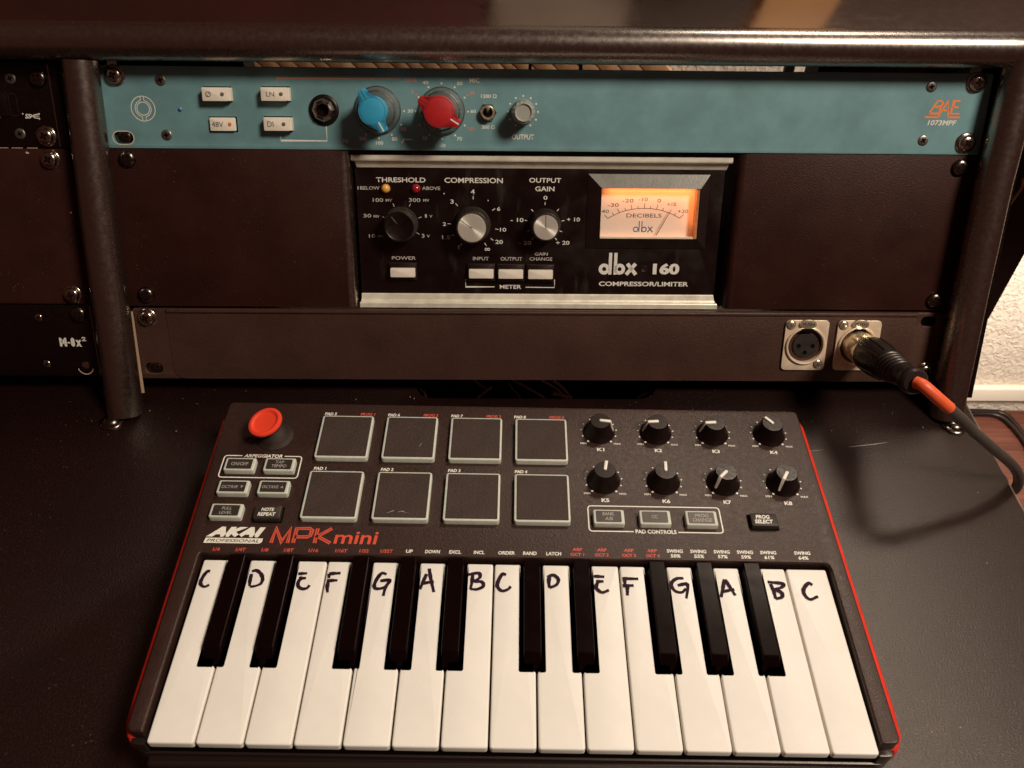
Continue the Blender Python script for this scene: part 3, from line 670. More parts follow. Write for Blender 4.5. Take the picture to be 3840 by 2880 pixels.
t.part('scale_print', print_mesh([('0', -.5, -71.2, 1.8, -69.0), ('- 10', -19.2, -84.0, -11.7, -81.7), ('- 20', -14.3, -97.1, -7.0, -94.9), ('+ 10', 13.3, -83.5, 20.8, -81.2), ('+ 20', 7.4, -97.0, 15.2, -94.7)],
    strokes=[tick(K3, x, y, 1.6) for x, y in [(.5, -73.4), (-6.8, -77.3), (-10.3, -83.1), (-8.8, -89.0), (-6.2, -93.5), (8.0, -77.0), (11.1, -83.1), (10.0, -89.2), (7.3, -93.7)]], z=Z, bold=.12), 'white')
# lamps
for x, y, m_, lab in ((-90.4, -65.6, 'amber', 'amber below-threshold lamp'), (-73.2, -65.5, 'redlens', 'dark red above-threshold lamp')):
    t.part('indicator_lamp', lathe([(2.55, 0), (2.5, 1.2), (2.0, 2.3), (1.0, 2.9), (0, 3.1)], 24), m_, at=(x, y, H), label=lab)
# knobs
def knurled(cx, cy, rb, rt, h, disc, lab, parent_t, ang=None):
    bm = bmesh.new(); n = 54; loops = []
    for z, r_, am in ((0, rb * .97, 0), (.6, rb, 0), (.7, rb, .32), (h * .78, rt + .35, .32), (h * .80, rt + .1, 0), (h - .3, rt, 0), (h, rt - .3, 0)):
        loops.append([bm.verts.new(((r_ + am * (1 if k % 4 < 2 else -1)) * math.cos(2 * PI * k / (4 * n)), (r_ + am * (1 if k % 4 < 2 else -1)) * math.sin(2 * PI * k / (4 * n)), z)) for k in range(4 * n)])
    for a, b_ in zip(loops, loops[1:]):
        for i in range(4 * n): j = (i + 1) % (4 * n); bm.faces.new((a[i], a[j], b_[j], b_[i]))
    bm.faces.new(loops[-1])
    k = parent_t.part('knob', finish(bm, 30), 'knurl' if disc else 'knurl', at=(cx, cy, H), label=lab)
    if disc:
        parent_t.part('metal_cap', lathe([(disc, h - .1), (disc, h + .25), (disc - .25, h + .45), (0, h + .45)], 48), 'spun', parent=k)
        d = Vector((math.cos(ang), math.sin(ang))); bm = bmesh.new(); add_stroke(bm, [(0, 0), tuple(d * (disc - .1))], .38, h + .5)
        parent_t.part('pointer_line', flat(bm), 'ink', parent=k)
    else:
        parent_t.part('black_cap', lathe([(rt - .2, h), (rt - .3, h + .35), (rt - .7, h + .5), (rt - 1.2, h + .15), (0, h + .1)], 48), 'blackknob', parent=k)
        d = Vector((math.cos(ang), math.sin(ang))); bm = bmesh.new(); add_stroke(bm, [tuple(d * 1.5), tuple(d * 4), tuple(d * 6.8)], .5, h + .3, wv=[.2, .7, .5])
        parent_t.part('pointer_line', flat(bm), mat('worn_pointer', (.10, .08, .07), .5), parent=k)
knurled(K1[0], K1[1], 9.4, 8.6, 12, None, 'black threshold knob', t, math.radians(128))
knurled(K2[0], K2[1], 10.3, 8.7, 13.5, 7.95, 'compression knob with spun metal top', t, math.radians(145))
knurled(K3[0], K3[1], 9.0, 7.6, 13.5, 6.9, 'output gain knob with spun metal top', t, math.radians(91))
# buttons
for cx, cy, lab in ((-82.0, -113.3, 'power button'), (-36.2, -113.7, 'input meter button'), (-18.9, -113.8, 'output meter button'), (-1.5, -113.9, 'gain change meter button')):
    b_ = t.part('meter_button', prism(rrect(-8.1, -4.6, 8.1, 5.6, .4), 0, 2.2, .4, 2), 'bezel', at=(cx, cy, H), label=lab)
    t.part('button_face', prism(rrect(-7.2, -2.65, 7.2, 2.65, .6), 2.25, 4.2, .25, 2), 'cream', parent=b_)
# meter: bevelled bezel round a recessed card with its own lamp
mt_o = rect(24.7, -98.8, 94.4, -56.6); mt_i = rect(32.4, -92.8, 88.8, -64.2)
bm = bmesh.new()
zo, zi = H + .4, H + 3.6
O = [bm.verts.new((x, y, zo)) for x, y in mt_o]; I = [bm.verts.new((x, y, zi)) for x, y in mt_i]; Ob = [bm.verts.new((x, y, H)) for x, y in mt_o]; Ib = [bm.verts.new((x, y, H - 5)) for x, y in mt_i]
for i in (0, 1, 3): j = (i + 1) % 4; bm.faces.new((O[i], O[j], I[j], I[i]))
for i in range(4): j = (i + 1) % 4; bm.faces.new((Ob[i], Ob[j], O[j], O[i])); bm.faces.new((I[i], I[j], Ib[j], Ib[i]))
mb = t.part('meter_bezel', finish(bm, 10), 'bezel')
bm = bmesh.new(); bm.faces.new([bm.verts.new(v) for v in ((24.8, -56.65, zo + .02), (94.3, -56.65, zo + .02), (88.8, -64.15, zi + .03), (32.4, -64.15, zi + .03))])
bm.faces.new([bm.verts.new(v) for v in ((24.8, -56.65, zo + .02), (94.3, -56.65, zo + .02), (94.3, -56.5, zo - .3), (24.8, -56.5, zo - .3))])
t.part('bezel_bevel', finish(bm, 10), 'bevelalu', label='silver bevel along the top of the meter')
ZC = H - 2.2
t.part('meter_card', box(32.5, -92.7, ZC - 1, 88.7, -64.3, ZC), 'meterpaper')
t.part('meter_side', box(87.0, -92.6, ZC, 88.6, -64.4, H + 3.0), 'meterside', label='orange inner side wall of the meter')
t.part('meter_sill', box(32.6, -92.7, ZC, 86.9, -91.8, H + 2.6), 'cream')
mc = (58.2, -101.5)
ax = [(37.2, -81.9), (43.9, -78.5), (50.9, -76.6), (58.1, -76.0), (65.2, -76.5), (72.4, -78.4), (79.0, -81.4)]
def thru(p, z=ZC):      # the same spot on the card, seen from in front of the recess
    return (58 + (p[0] - 58) * 1.0, p[1])
A5 = smooth_path([(x, y, 0) for x, y in ax], 5)
tk = [([(37.2, -81.9), (35.2, -79.9)], .3), ([(79.0, -81.4), (81.2, -79.3)], .3)]
for x, y, x2, y2 in ((43.9, -78.5, 42.5, -76.3), (50.9, -76.6, 50.3, -73.9), (58.1, -76.0, 58.15, -73.1), (65.2, -76.5, 65.9, -73.7), (40.5, -80.0, 39.6, -78.6), (47.3, -77.4, 46.9, -75.9), (54.5, -76.2, 54.4, -74.7), (61.7, -76.1, 61.8, -74.7), (68.8, -77.3, 69.2, -75.7), (75.8, -79.8, 76.6, -78.6)): tk.append(([(x, y), (x2, y2)], .3))
t.part('meter_scale', print_mesh([('40', 33.4, -78.8, 37.7, -76.9, 0), ('-30', 36.8, -75.2, 43.2, -73.2, 0), ('-20', 45.2, -72.7, 51.6, -70.6, 0), ('-10', 54.6, -71.9, 59.8, -69.8, 0), ('0', 65.4, -72.6, 67.5, -70.5, 0), ('+10', 71.3, -74.6, 76.4, -72.5, 0), ('+20', 77.7, -78.5, 83.7, -76.5, 0), ('DECIBELS', 48.0, -81.2, 68.4, -79.0, 0)],
    strokes=[([(p.x, p.y) for p in A5], .3)] + tk, z=ZC + .05), 'ink')
def dbx_strokes(x0, y0, x1, y1, w):
    """the three-letter mark: ring + stem, stem + ring, cross"""
    W = x1 - x0; Hh = y1 - y0; r = .253 * Hh
    return [(circ(x0 + r + w * .5 - w * .5, y0 + r + w * .5 - w * .5 , r - w * .0 - w / 2 + .0, 28), w, True),
            ([(x0 + .305 * W, y0), (x0 + .305 * W, y1)], w * .92), ([(x0 + .445 * W, y0), (x0 + .445 * W, y1)], w * .92),
            (circ(x0 + .56 * W, y0 + r, r - w / 2, 28), w, True),
            ([(x0 + .76 * W, y0 + 2 * r), (x1, y0)], w * 1.05), ([(x1 - .02 * W, y0 + 2 * r), (x0 + .74 * W, y0)], w * 1.05)]
t.part('meter_mark', print_mesh(strokes=dbx_strokes(52.2, -89.7, 63.7, -83.3, .62), z=ZC + .05), 'inkblue')
t.part('needle', tube([(65.6, -91.2, ZC + 2.0), (73.4, -76.4, ZC + 2.0)], [.26, .17], 6), 'ink')
t.part('meter_glass', box(32.6, -92.6, H + 3.1, 88.6, -64.4, H + 3.3), 'pane')
t.part('brand_mark', print_mesh(strokes=dbx_strokes(32.9, -114.4, 55.0, -101.5, 2.05), z=Z), 'white')
t.part('model_print', print_mesh([('160', 64.9, -114.2, 80.6, -107.5, .5), ('COMPRESSOR/LIMITER', 33.4, -121.3, 86.6, -118.6, .25)], z=Z), 'white')
t.part('panel_hole', lathe([(2.0, .02), (1.7, .3), (1.2, .1), (0, .05)], 20), 'bezel', at=(59.7, -110.9, H))
ml = bpy.data.lights.new('meter_lamp', 'AREA'); ml.shape = 'RECTANGLE'; ml.size = .050; ml.size_y = .003; ml.energy = .0055; ml.color = (1.0, .30, .085)
mo = bpy.data.objects.new('meter_lamp', ml); COL.objects.link(mo); mo.parent = t.root
mo.location = (Vector((60.5, -65.0, H + 2.2)) - t.org) * MM; mo.rotation_euler = (math.radians(-58), 0, 0)
ml2 = bpy.data.lights.new('meter_side_lamp', 'AREA'); ml2.shape = 'RECTANGLE'; ml2.size = .003; ml2.size_y = .02; ml2.energy = .0007; ml2.color = (1.0, .35, .10)
mo2 = bpy.data.objects.new('meter_side_lamp', ml2); COL.objects.link(mo2); mo2.parent = t.root
mo2.location = (Vector((86.4, -76, H + 2.0)) - t.org) * MM; mo2.rotation_euler = (0, math.radians(35), 0)

# ---- patch panel with two sockets
t = Thing('patch_panel', 'grained black one-unit rack panel with two microphone sockets at its right end', 'rack panel', RACK, (0, -178.2, 0), 'rack units on the right bay')
t.part('faceplate', plate(rrect(-XE, -177.9, XE, -134.5, 2.5), [slot(230.2, -140.0, 2.0, 2.9), slot(-232.6, -171.3, 2.0, 3.2)], -3, 0, .5), 'patch')
bm = bmesh.new(); add_prism(bm, roundpoly(rect(-221, -177.8, 222.5, -134.6), [8, 4, 1, 1], 5), .02, .4, .35, 3); t.part('raised_front', finish(bm, 60), 'patch')
t.part('top_fold', prism(rect(-221, -137.2, 222.5, -134.55), .0, 1.5, 1.45, 5), 'patch')
t.part('slot_lining', lathe([(6, -3.1), (0, -3.1)], 20), 'hole', at=(230.2, -140, 0)); t.part('slot_lining', lathe([(6, -3.1), (0, -3.1)], 20), 'hole', at=(-232.6, -171.3, 0))
chassis(t, -215, 215, -176, -137, 60)
screw(t, -232.3, -139.8, 0, 'washer', .5); screw(t, 232.3, -170.6, 0, 'washer', .8); screw(t, -232.4, -171.2, -3.2, 'pan', .3)
def xlr(cx, cy, lab, insert=True):
    zb = .45
    s_ = t.part('microphone_socket', plate(rrect(-13, -15.5, 13, 15.5, 3.0, 5), [circ(0, 0, 10.2, 40)], 0, 1.3, .25), 'nickel', at=(cx, cy, zb), label=lab)
    t.part('socket_ring', lathe([(10.2, .4), (11.6, 1.2), (11.7, 2.3), (11.2, 2.6), (10.5, 2.4), (10.1, 1.2), (10.1, -1.4)], 48), 'nickel', parent=s_)
    t.part('socket_bore', lathe([(10.15, 1.0), (10.15, -1.5), (0, -1.5)], 40), 'hole', parent=s_)
    tb = t.part('push_tab', prism([(x * 5.1, 13.3 + y * 2.9) for x, y in circ(0, 0, 1, 24)], 1.3, 2.7, .5, 2), 'nickel_shiny', parent=s_)
    t.part('tab_lettering', print_mesh([('PUSH', -3.4, 12.2, 3.4, 14.4, .1)], z=2.75), 'ink', parent=s_)
    t.part('latch_gap', box(-3.6, 8.6, 1.32, 3.6, 10.6, 2.66), 'hole', parent=s_)
    for x, y, a in ((-9.9, 12.6, .2), (8.9, -11.6, .7)):
        t.part('mounting_screw', lathe([(2.6, 1.3), (2.6, 1.7), (2.0, 2.1), (0, 2.2)], 24), 'nickel_shiny', at=(x, y, 0), parent=s_)
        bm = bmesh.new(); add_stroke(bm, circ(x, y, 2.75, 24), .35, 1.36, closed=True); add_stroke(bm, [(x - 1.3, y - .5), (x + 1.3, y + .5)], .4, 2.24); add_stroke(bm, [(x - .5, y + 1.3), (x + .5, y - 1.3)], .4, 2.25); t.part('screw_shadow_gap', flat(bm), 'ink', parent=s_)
    if insert:
        ins = t.part('socket_insert', lathe([(7.75, -1.4), (7.75, .5), (7.4, .9), (0, .9)], 40), 'rubber', at=(.4, 0, 0), parent=s_)
        bm = bmesh.new()
        for x, y in ((-3.7, -.4), (4.7, -.4), (.45, -4.5)): add_prism(bm, circ(x, y, 1.35, 16), .5, .96)
        t.part('pin_holes', finish(bm), 'hole', parent=s_)
    return s_
xlr(157.3, -154.6, 'empty microphone socket')
xlr(188.5, -154.6, 'microphone socket with a plug in it', False)

# ================================================================== MICROPHONE CABLE
ax0 = rw(188.5, -154.6, 0); o_ = rw(188.6, -152.0, 76)
t = Thing('microphone_cable', 'grey black microphone cable with orange band plugged into the right socket', 'cable', org=o_)
t.org = o_
def P(z): return rw(188.5 + .1 * z / 76, -154.6 + 2.4 * z / 76, z)
t.part('plug_shell', tube([P(0.5), P(6), P(14), P(19), P(20.5)], [9.2, 9.25, 9.3, 9.2, 8.9], 40), 'nickel_shiny')
bo = [(20.2, 9.3), (20.6, 10.2), (22, 10.5), (32, 10.2), (40, 9.4), (45.8, 8.5)]
for k in range(5): z = 46.2 + k * 3.1; r_ = 8.4 - k * .42; bo += [(z, r_), (z + .5, r_ - .9), (z + 1.3, r_ - .9), (z + 1.8, r_ - .05), (z + 2.9, r_ - .2)]
bo += [(62.5, 6.4), (66, 6.2), (68, 6.2), (69, 7.0), (71.5, 7.4), (74, 7.0), (75.2, 6.0), (75.4, 4.5)]
t.part('boot', tube([P(z) for z, r_ in bo], [r_ for z, r_ in bo], 40, 30), 'boot')
rb = bmesh.new()
for k in range(10):
    a = 2 * PI * k / 10
    pth = []
    for z, r_ in ((22.5, 10.45), (30, 10.3), (38, 9.7), (43, 9.0)):
        c0 = P(z); u = RACK.to_3x3() @ Vector((math.cos(a), math.sin(a), 0)); pth.append(c0 + u * r_)
    add_tube(rb, pth, .55, 6)
t.part('grip_ribs', finish(rb, 60), 'boot', label='moulded ribs of the boot')
cp_ = [tuple(P(75.2)), (209.9, 168.0, 70.3), (214.6, 164.9, 67.6), (219.3, 163.0, 64.3), (225.0, 161.8, 60.0), (233.5, 160.8, 53.2), (242.2, 159.4, 45.5), (251, 158.2, 38.5), (259.5, 157.9, 31.5), (269.5, 158.6, 23.0), (279.0, 160.4, 13.5), (286.8, 162.6, 3.0), (293, 166, -9), (298.5, 172, -22), (301, 181, -34), (299, 196, -52), (292, 214, -80), (290, 240, -140)]
cp_ = smooth_path(cp_, 6)
t.part('orange_band', tube(cp_[0:25], 3.2, 24), 'tape')
t.part('cord', tube(cp_[24:], 2.85, 20), 'cord')
# two black cords on the floor by the wall
for i, (pp, lab) in enumerate((([(730, 850, -640), (770, 862, -668), (803, 863, -694), (820, 863, -694), (841, 863, -694), (860, 862, -694), (875, 860, -694), (884.7, 850, -694), (891, 826, -694), (895.4, 790, -694), (905, 700, -694), (940, 560, -694)], 'upper of two black cords lying on the brown floor by the wall'),
        ([(735, 840, -640), (770, 846, -670), (798.8, 850, -694), (824.4, 856, -694), (845, 857, -694), (862.6, 855, -694), (874.4, 846, -694), (882, 828, -694), (887.5, 800, -694), (888.7, 772, -694), (893, 690, -694), (920, 560, -694)], 'lower of two black cords lying on the brown floor by the wall'))):
    t = Thing('power_cord', lab, 'cord', org=pp[5], group='black cords on the floor')
    t.part('cord', tube(smooth_path(pp, 6), 4.6, 10), 'blackcord')
# loose wires in the desk cut-out
W_ = [([(-62, 262, -26), (-61.3, 260.5, -25), (-57.5, 256, -25), (-55.2, 252.7, -25), (-54, 251, -34)], 'copper', .42), ([(-27, 270, -25), (-23.5, 265.9, -25), (-15.6, 257.9, -25)], 'copper2', .4), ([(-11.5, 258.7, -24), (-16, 255, -25), (-20.5, 250, -25)], 'copper2', .6),
      ([(-.2, 263, -25), (3, 257, -25), (7.4, 249.8, -25)], 'copper2', .35), ([(2.4, 265.6, -24), (11.6, 259.5, -25), (23.1, 249.9, -25)], 'copper2', .5), ([(22.1, 265.7, -25), (30.1, 259.6, -25), (36, 252.5, -25)], 'copper', .4),
      ([(29.9, 265.7, -25), (35.3, 259.7, -25), (40.9, 250, -25)], 'copper', .6), ([(28.9, 253.9, -25), (33.9, 252.9, -25), (38.9, 250.4, -25)], 'copper2', .8), ([(97.5, 263, -25), (95, 258.5, -25), (92.5, 255.7, -25), (84.8, 250.7, -25)], 'copper2', .5)]
wl = ['short pale wire at the left end of the gap under the rack', 'faint brown wire left of the middle of the gap under the rack', 'stubby tan wire in the middle of the gap under the rack', 'fine brown wire beside the middle of the gap under the rack',
      'long thin tan wire crossing the gap under the rack', 'pale curved wire left of the brightest one under the rack', 'brightest pale wire in the gap under the rack', 'thick tan wire end below the brightest wire', 'curved tan wire at the right end of the gap under the rack']
for (pp, m_, r_), lab in zip(W_, wl):
    q = smooth_path(pp, 5); c0 = q[len(q) // 2]
    o = single('loose_wire', tube([p - c0 for p in q], r_ * 1.5, 6), m_, lab, 'wire', tuple(c0), 'loose wires under the rack')

# ================================================================== LEFT BAY UNITS
XR = -262.0; XL = XR - 2 * XE
t = Thing('interface_unit', 'glossy black rack unit with a small port at the upper left of the picture', 'audio interface', RACK, (XL / 2 + XR / 2, -44.2, 0), 'rack units on the left bay')
t.part('faceplate', prism(rect(XL, -44.1, XR, -.6), -3, 0, .45, 2), 'panelblack'); chassis(t, XL + 22, XR - 22, -42, -3)
t.part('edge_highlight', prism(rect(XR - 4.9, -43.9, XR - 4.3, -1.5), .0, .14), 'tube')
screw(t, -272.4, -8.4, 0, 'pan', .8); screw(t, -273.2, -38.1, 0, 'washer', .4); screw(t, -287.3, -8.6, -.1, 'small', .4); screw(t, -287.3, -37.0, -.1, 'small', .4)
bm = bmesh.new(); add_stroke(bm, roundpoly(rect(-290.2, -27.4, -286.0, -16.2), [.3, 1, 1.5, .3], 4), .22, .05, closed=True); t.part('port_outline', flat(bm), 'tube')
t.part('port', prism(rrect(-296.5, -28, -291, -15, .6), -.2, .9, .3, 2), 'blackknob')
t.part('port_symbol', print_mesh([('SS', -283.0, -29.0, -279.6, -26.6, .35, .2)], strokes=[([(-279.8, -28.2), (-278.2, -27.2), (-275.4, -26.6)], .5), ([(-279.6, -27.0), (-277.8, -28.6), (-275.4, -29.0)], .5), ([(-280, -27.8), (-275.3, -27.7)], .35), (arc(-297.6, -27.6, 1.2, -80, 80, 8), .5)],
    discs=[(-284.0, -26.6, .4), (-275.3, -26.6, .45), (-275.5, -29.0, .5)], z=.05), 'white')
t = Thing('blank_panel', 'plain dark two-unit rack panel at the left edge of the picture', 'rack panel', RACK, (XL / 2 + XR / 2, -133.1, 0), 'rack units on the left bay')
t.part('faceplate', plate(rrect(XL, -132.2, XR - .4, -44.75, 2.2), [], -3, 0, .4), 'panel')
screw(t, -273.2, -50.3, 0, 'washer', .5); screw(t, -273.5, -126.4, 0, 'washer', .2)
t.part('paint_chips', print_mesh(discs=[(-285.5, -46.9, .6), (-284.6, -47.1, .35), (-266.8, -79.3, .45)], z=.05), 'whitedim')
for x0, x1 in ((-300, -295.4), (-293.4, -287.6), (-285, -279.4)):
    t.part('worn_edge', prism(rect(x0, -44.65, x1, -44.25), -.6, -.1), 'railedge')
t = Thing('patchbay_unit', 'glossy black rack unit marked M-8x2 at the lower left of the rack', 'patch bay', RACK, (XL / 2 + XR / 2, -177, 0), 'rack units on the left bay')
t.part('faceplate', prism(rect(XL, -176.6, XR - 1.0, -132.6), -3, 0, .45, 2), 'panelblack'); chassis(t, XL + 22, XR - 22, -175, -136)
t.part('edge_highlight', prism(rect(XR - 3.3, -176.4, XR - 2.9, -133.0), .0, .12), 'tube')
screw(t, -272.0, -138.2, 0, 'pan', .6); screw(t, -295.8, -140.4, -.1, 'tiny', .4); screw(t, -295.9, -168.9, -.1, 'tiny', .4)
t.part('slot_rim', print_mesh(strokes=[(arc(-273.2, -170.6, 4.6, 195, 345, 12), .5)], z=.05), 'nickel'); t.part('slot_screw', lathe([(2.4, 0), (2.2, .6), (0, 1)], 16), 'chrome', at=(-272.8, -169.6, 0))
t.part('model_print', print_mesh([('M', -286.1, -158.0, -281.9, -152.6, .6), ('8', -279.5, -158.0, -277.1, -152.6, .7), ('x', -276.6, -158.0, -273.2, -153.9, .6), ('2', -272.8, -154.6, -270.2, -152.0, .5)], strokes=[([(-281.5, -155.6), (-279.9, -155.6)], .9)], z=.05), 'white')

# ================================================================== MIDI KEYBOARD
t = Thing('midi_keyboard', 'black keyboard controller with drum pads and handwritten note names on white keys', 'keyboard controller', KEYS, (0, 90, -36))
PZ = 2.0
KW = 19.3; X0 = -7.5 * KW
outer = roundpoly([(-153.2, 5.0), (-144.8, 5.0), (144.8, 5.0), (153.2, 5.0), (153.2, 183), (-156.6, 183)], [4, 0, 0, 4, 3, 3], 5)
# top case: frame with a real well for the keys
out2 = roundpoly([(-153.0, 3.5), (-146.3, 3.5), (-146.6, 86.4), (146.2, 86.4), (145.4, 3.5), (153.4, 3.5), (153.0, 182.6), (-156.4, 182.6)], [3.5, .6, 1, 4, .6, 3.5, 3, 3], 6)
t.part('top_case', plate(out2, [], -4.5, PZ, .9, 3), 'kbd')
low = roundpoly([(-151.8, 0.5), (151.8, 0.5), (151.8, 181.6), (-155.0, 181.6)], 4, 5)
t.part('bottom_case', prism(low, -32, -12, 1.0, 2), 'kbdgloss')
t.part('key_bed', box(-146.4, 1.5, -11.8, 146.0, 86.4, -9.5), 'hole')
t.part('front_lip', prism(rrect(-148.5, -3.5, 148.5, 3.2, 2.5, 4), -30, -14.5, 2.2, 3), 'kbdgloss')
t.part('end_cheek', prism(roundpoly([(145.6, 1.0), (152.6, 1.0), (153.2, 7), (145.6, 7)], [1, 3, .5, .5], 4), -30, -4.6, .6, 2), 'kbdgloss', label='right front end of the case')
t.part('end_cheek', prism(roundpoly([(-152.6, 1.0), (-146.4, 1.0), (-146.4, 7), (-153.0, 7)], [3, 1, .5, .5], 4), -30, -4.6, .6, 2), 'kbdgloss', label='left front end of the case')
t.part('well_back', box(-146.4, 86.45, -11, 146.1, 88.4, -4.6), 'hole')
# red strips down both sides
def strip(xs, lab):
    bm = bmesh.new(); prof = [(0, -9.5), (2.0, -8.2), (2.7, -5.5), (2.4, -2.4), (0.6, -.9)]
    loops = []
    for x, y, dz, w_ in xs:
        s__ = 1 if x > 0 else -1
        loops.append([bm.verts.new((x + s__ * px * w_, y, pz + dz)) for px, pz in prof] + [bm.verts.new((x - s__ * 2.0, y, -1.2 + dz)), bm.verts.new((x - s__ * 2.0, y, -9.5 + dz))])
    n = len(loops[0])
    for a, b_ in zip(loops, loops[1:]):
        for i in range(n): bm.faces.new((a[i], a[(i + 1) % n], b_[(i + 1) % n], b_[i]))
    bm.faces.new(loops[0][::-1]); bm.faces.new(loops[-1]); t.part('side_strip', finish(bm, 60), 'redstrip', label=lab)
strip([(153.3, 179.5, .4, .3), (153.4, 174, .4, 1), (153.5, 120, .2, 1.1), (153.7, 60, 0, 1.1), (153.9, 20, -.4, 1.2), (153.8, 9, -1.2, 1.2), (153.1, 4.6, -2.6, .8), (152.4, 2.6, -4.6, .45)], 'red strip down the right side')
strip([(-156.6, 177.5, .2, .3), (-156.5, 172, .2, 1), (-156.0, 140, .1, 1), (-154.9, 64, 0, 1), (-154.0, 20, -.4, 1.1), (-153.6, 9, -1.2, 1.1), (-153.0, 4.6, -2.6, .8), (-152.3, 2.6, -4.6, .45)], 'red strip down the left side')
# white keys
BK = [-127.6, -105.4, -70.7, -48.9, -27.1, 7.8, 30.4, 65.2, 86.9, 108.7]
g = .42
for i in range(15):
    a = X0 + i * KW + g; b_ = X0 + (i + 1) * KW - g
    L_ = next((c_ + 5.05 for c_ in BK if c_ - 5.05 < a < c_ + 5.05), None); R_ = next((c_ - 5.05 for c_ in BK if c_ - 5.05 < b_ < c_ + 5.05), None)
    pts = [(a, 0), (b_, 0)]; rr_ = [1.3, 1.3]
    if R_ is not None: pts += [(b_, 32.4), (R_, 32.4), (R_, 84)]; rr_ += [1.2, .2, 1.0]
    else: pts += [(b_, 84)]; rr_ += [1.0]
    if L_ is not None: pts += [(L_, 84), (L_, 32.4), (a, 32.4)]; rr_ += [1.0, .2, 1.2]
    else: pts += [(a, 84)]; rr_ += [1.0]
    me = prism([(x - (a + b_) / 2, y - 42) for x, y in roundpoly(pts, rr_, 4)], -3.6, 0, .75, 4)
    t.part('white_key', me, 'wkey', at=((a + b_) / 2, 42, random.uniform(-.12, .08)))
# black keys (one mesh, ten objects)
bm = bmesh.new()
sec = []
for y, zt, w_ in ((0, 0, 0), ):
    pass
def bk_loop(y, zt, hw, zb, r_=.45):
    return [(-hw - .9, y, zb), (-hw, y, zt - r_), (-hw + r_ * .3, y, zt - r_ * .3), (-hw + r_, y, zt), (hw - r_, y, zt), (hw - r_ * .3, y, zt - r_ * .3), (hw, y, zt - r_), (hw + .9, y, zb)]
rows = [bk_loop(51, 3.6, 3.7, -6), bk_loop(6.1, 3.6, 3.7, -6), bk_loop(5.5, 3.5, 3.66, -6), bk_loop(5.1, 3.1, 3.62, -6), bk_loop(1.6, -.6, 3.7, -6, .4), bk_loop(1.0, -1.6, 3.8, -6, .3), bk_loop(.2, -4.2, 4.2, -6, .3)]
loops = [[bm.verts.new(v) for v in r_] for r_ in rows]
for a, b_ in zip(loops, loops[1:]):
    for i in range(7): bm.faces.new((a[i], a[i + 1], b_[i + 1], b_[i]))
bm.faces.new(loops[0]); bm.faces.new(loops[-1][::-1])
bkm = finish(bm, 32)
bkm.polygons.foreach_set('use_smooth', [p.area < 4e-6 for p in bkm.polygons])
for c_ in BK: t.part('black_key', bkm, 'bkey', at=(c_ * 1.0035, 33.4, random.uniform(-.1, .1)))
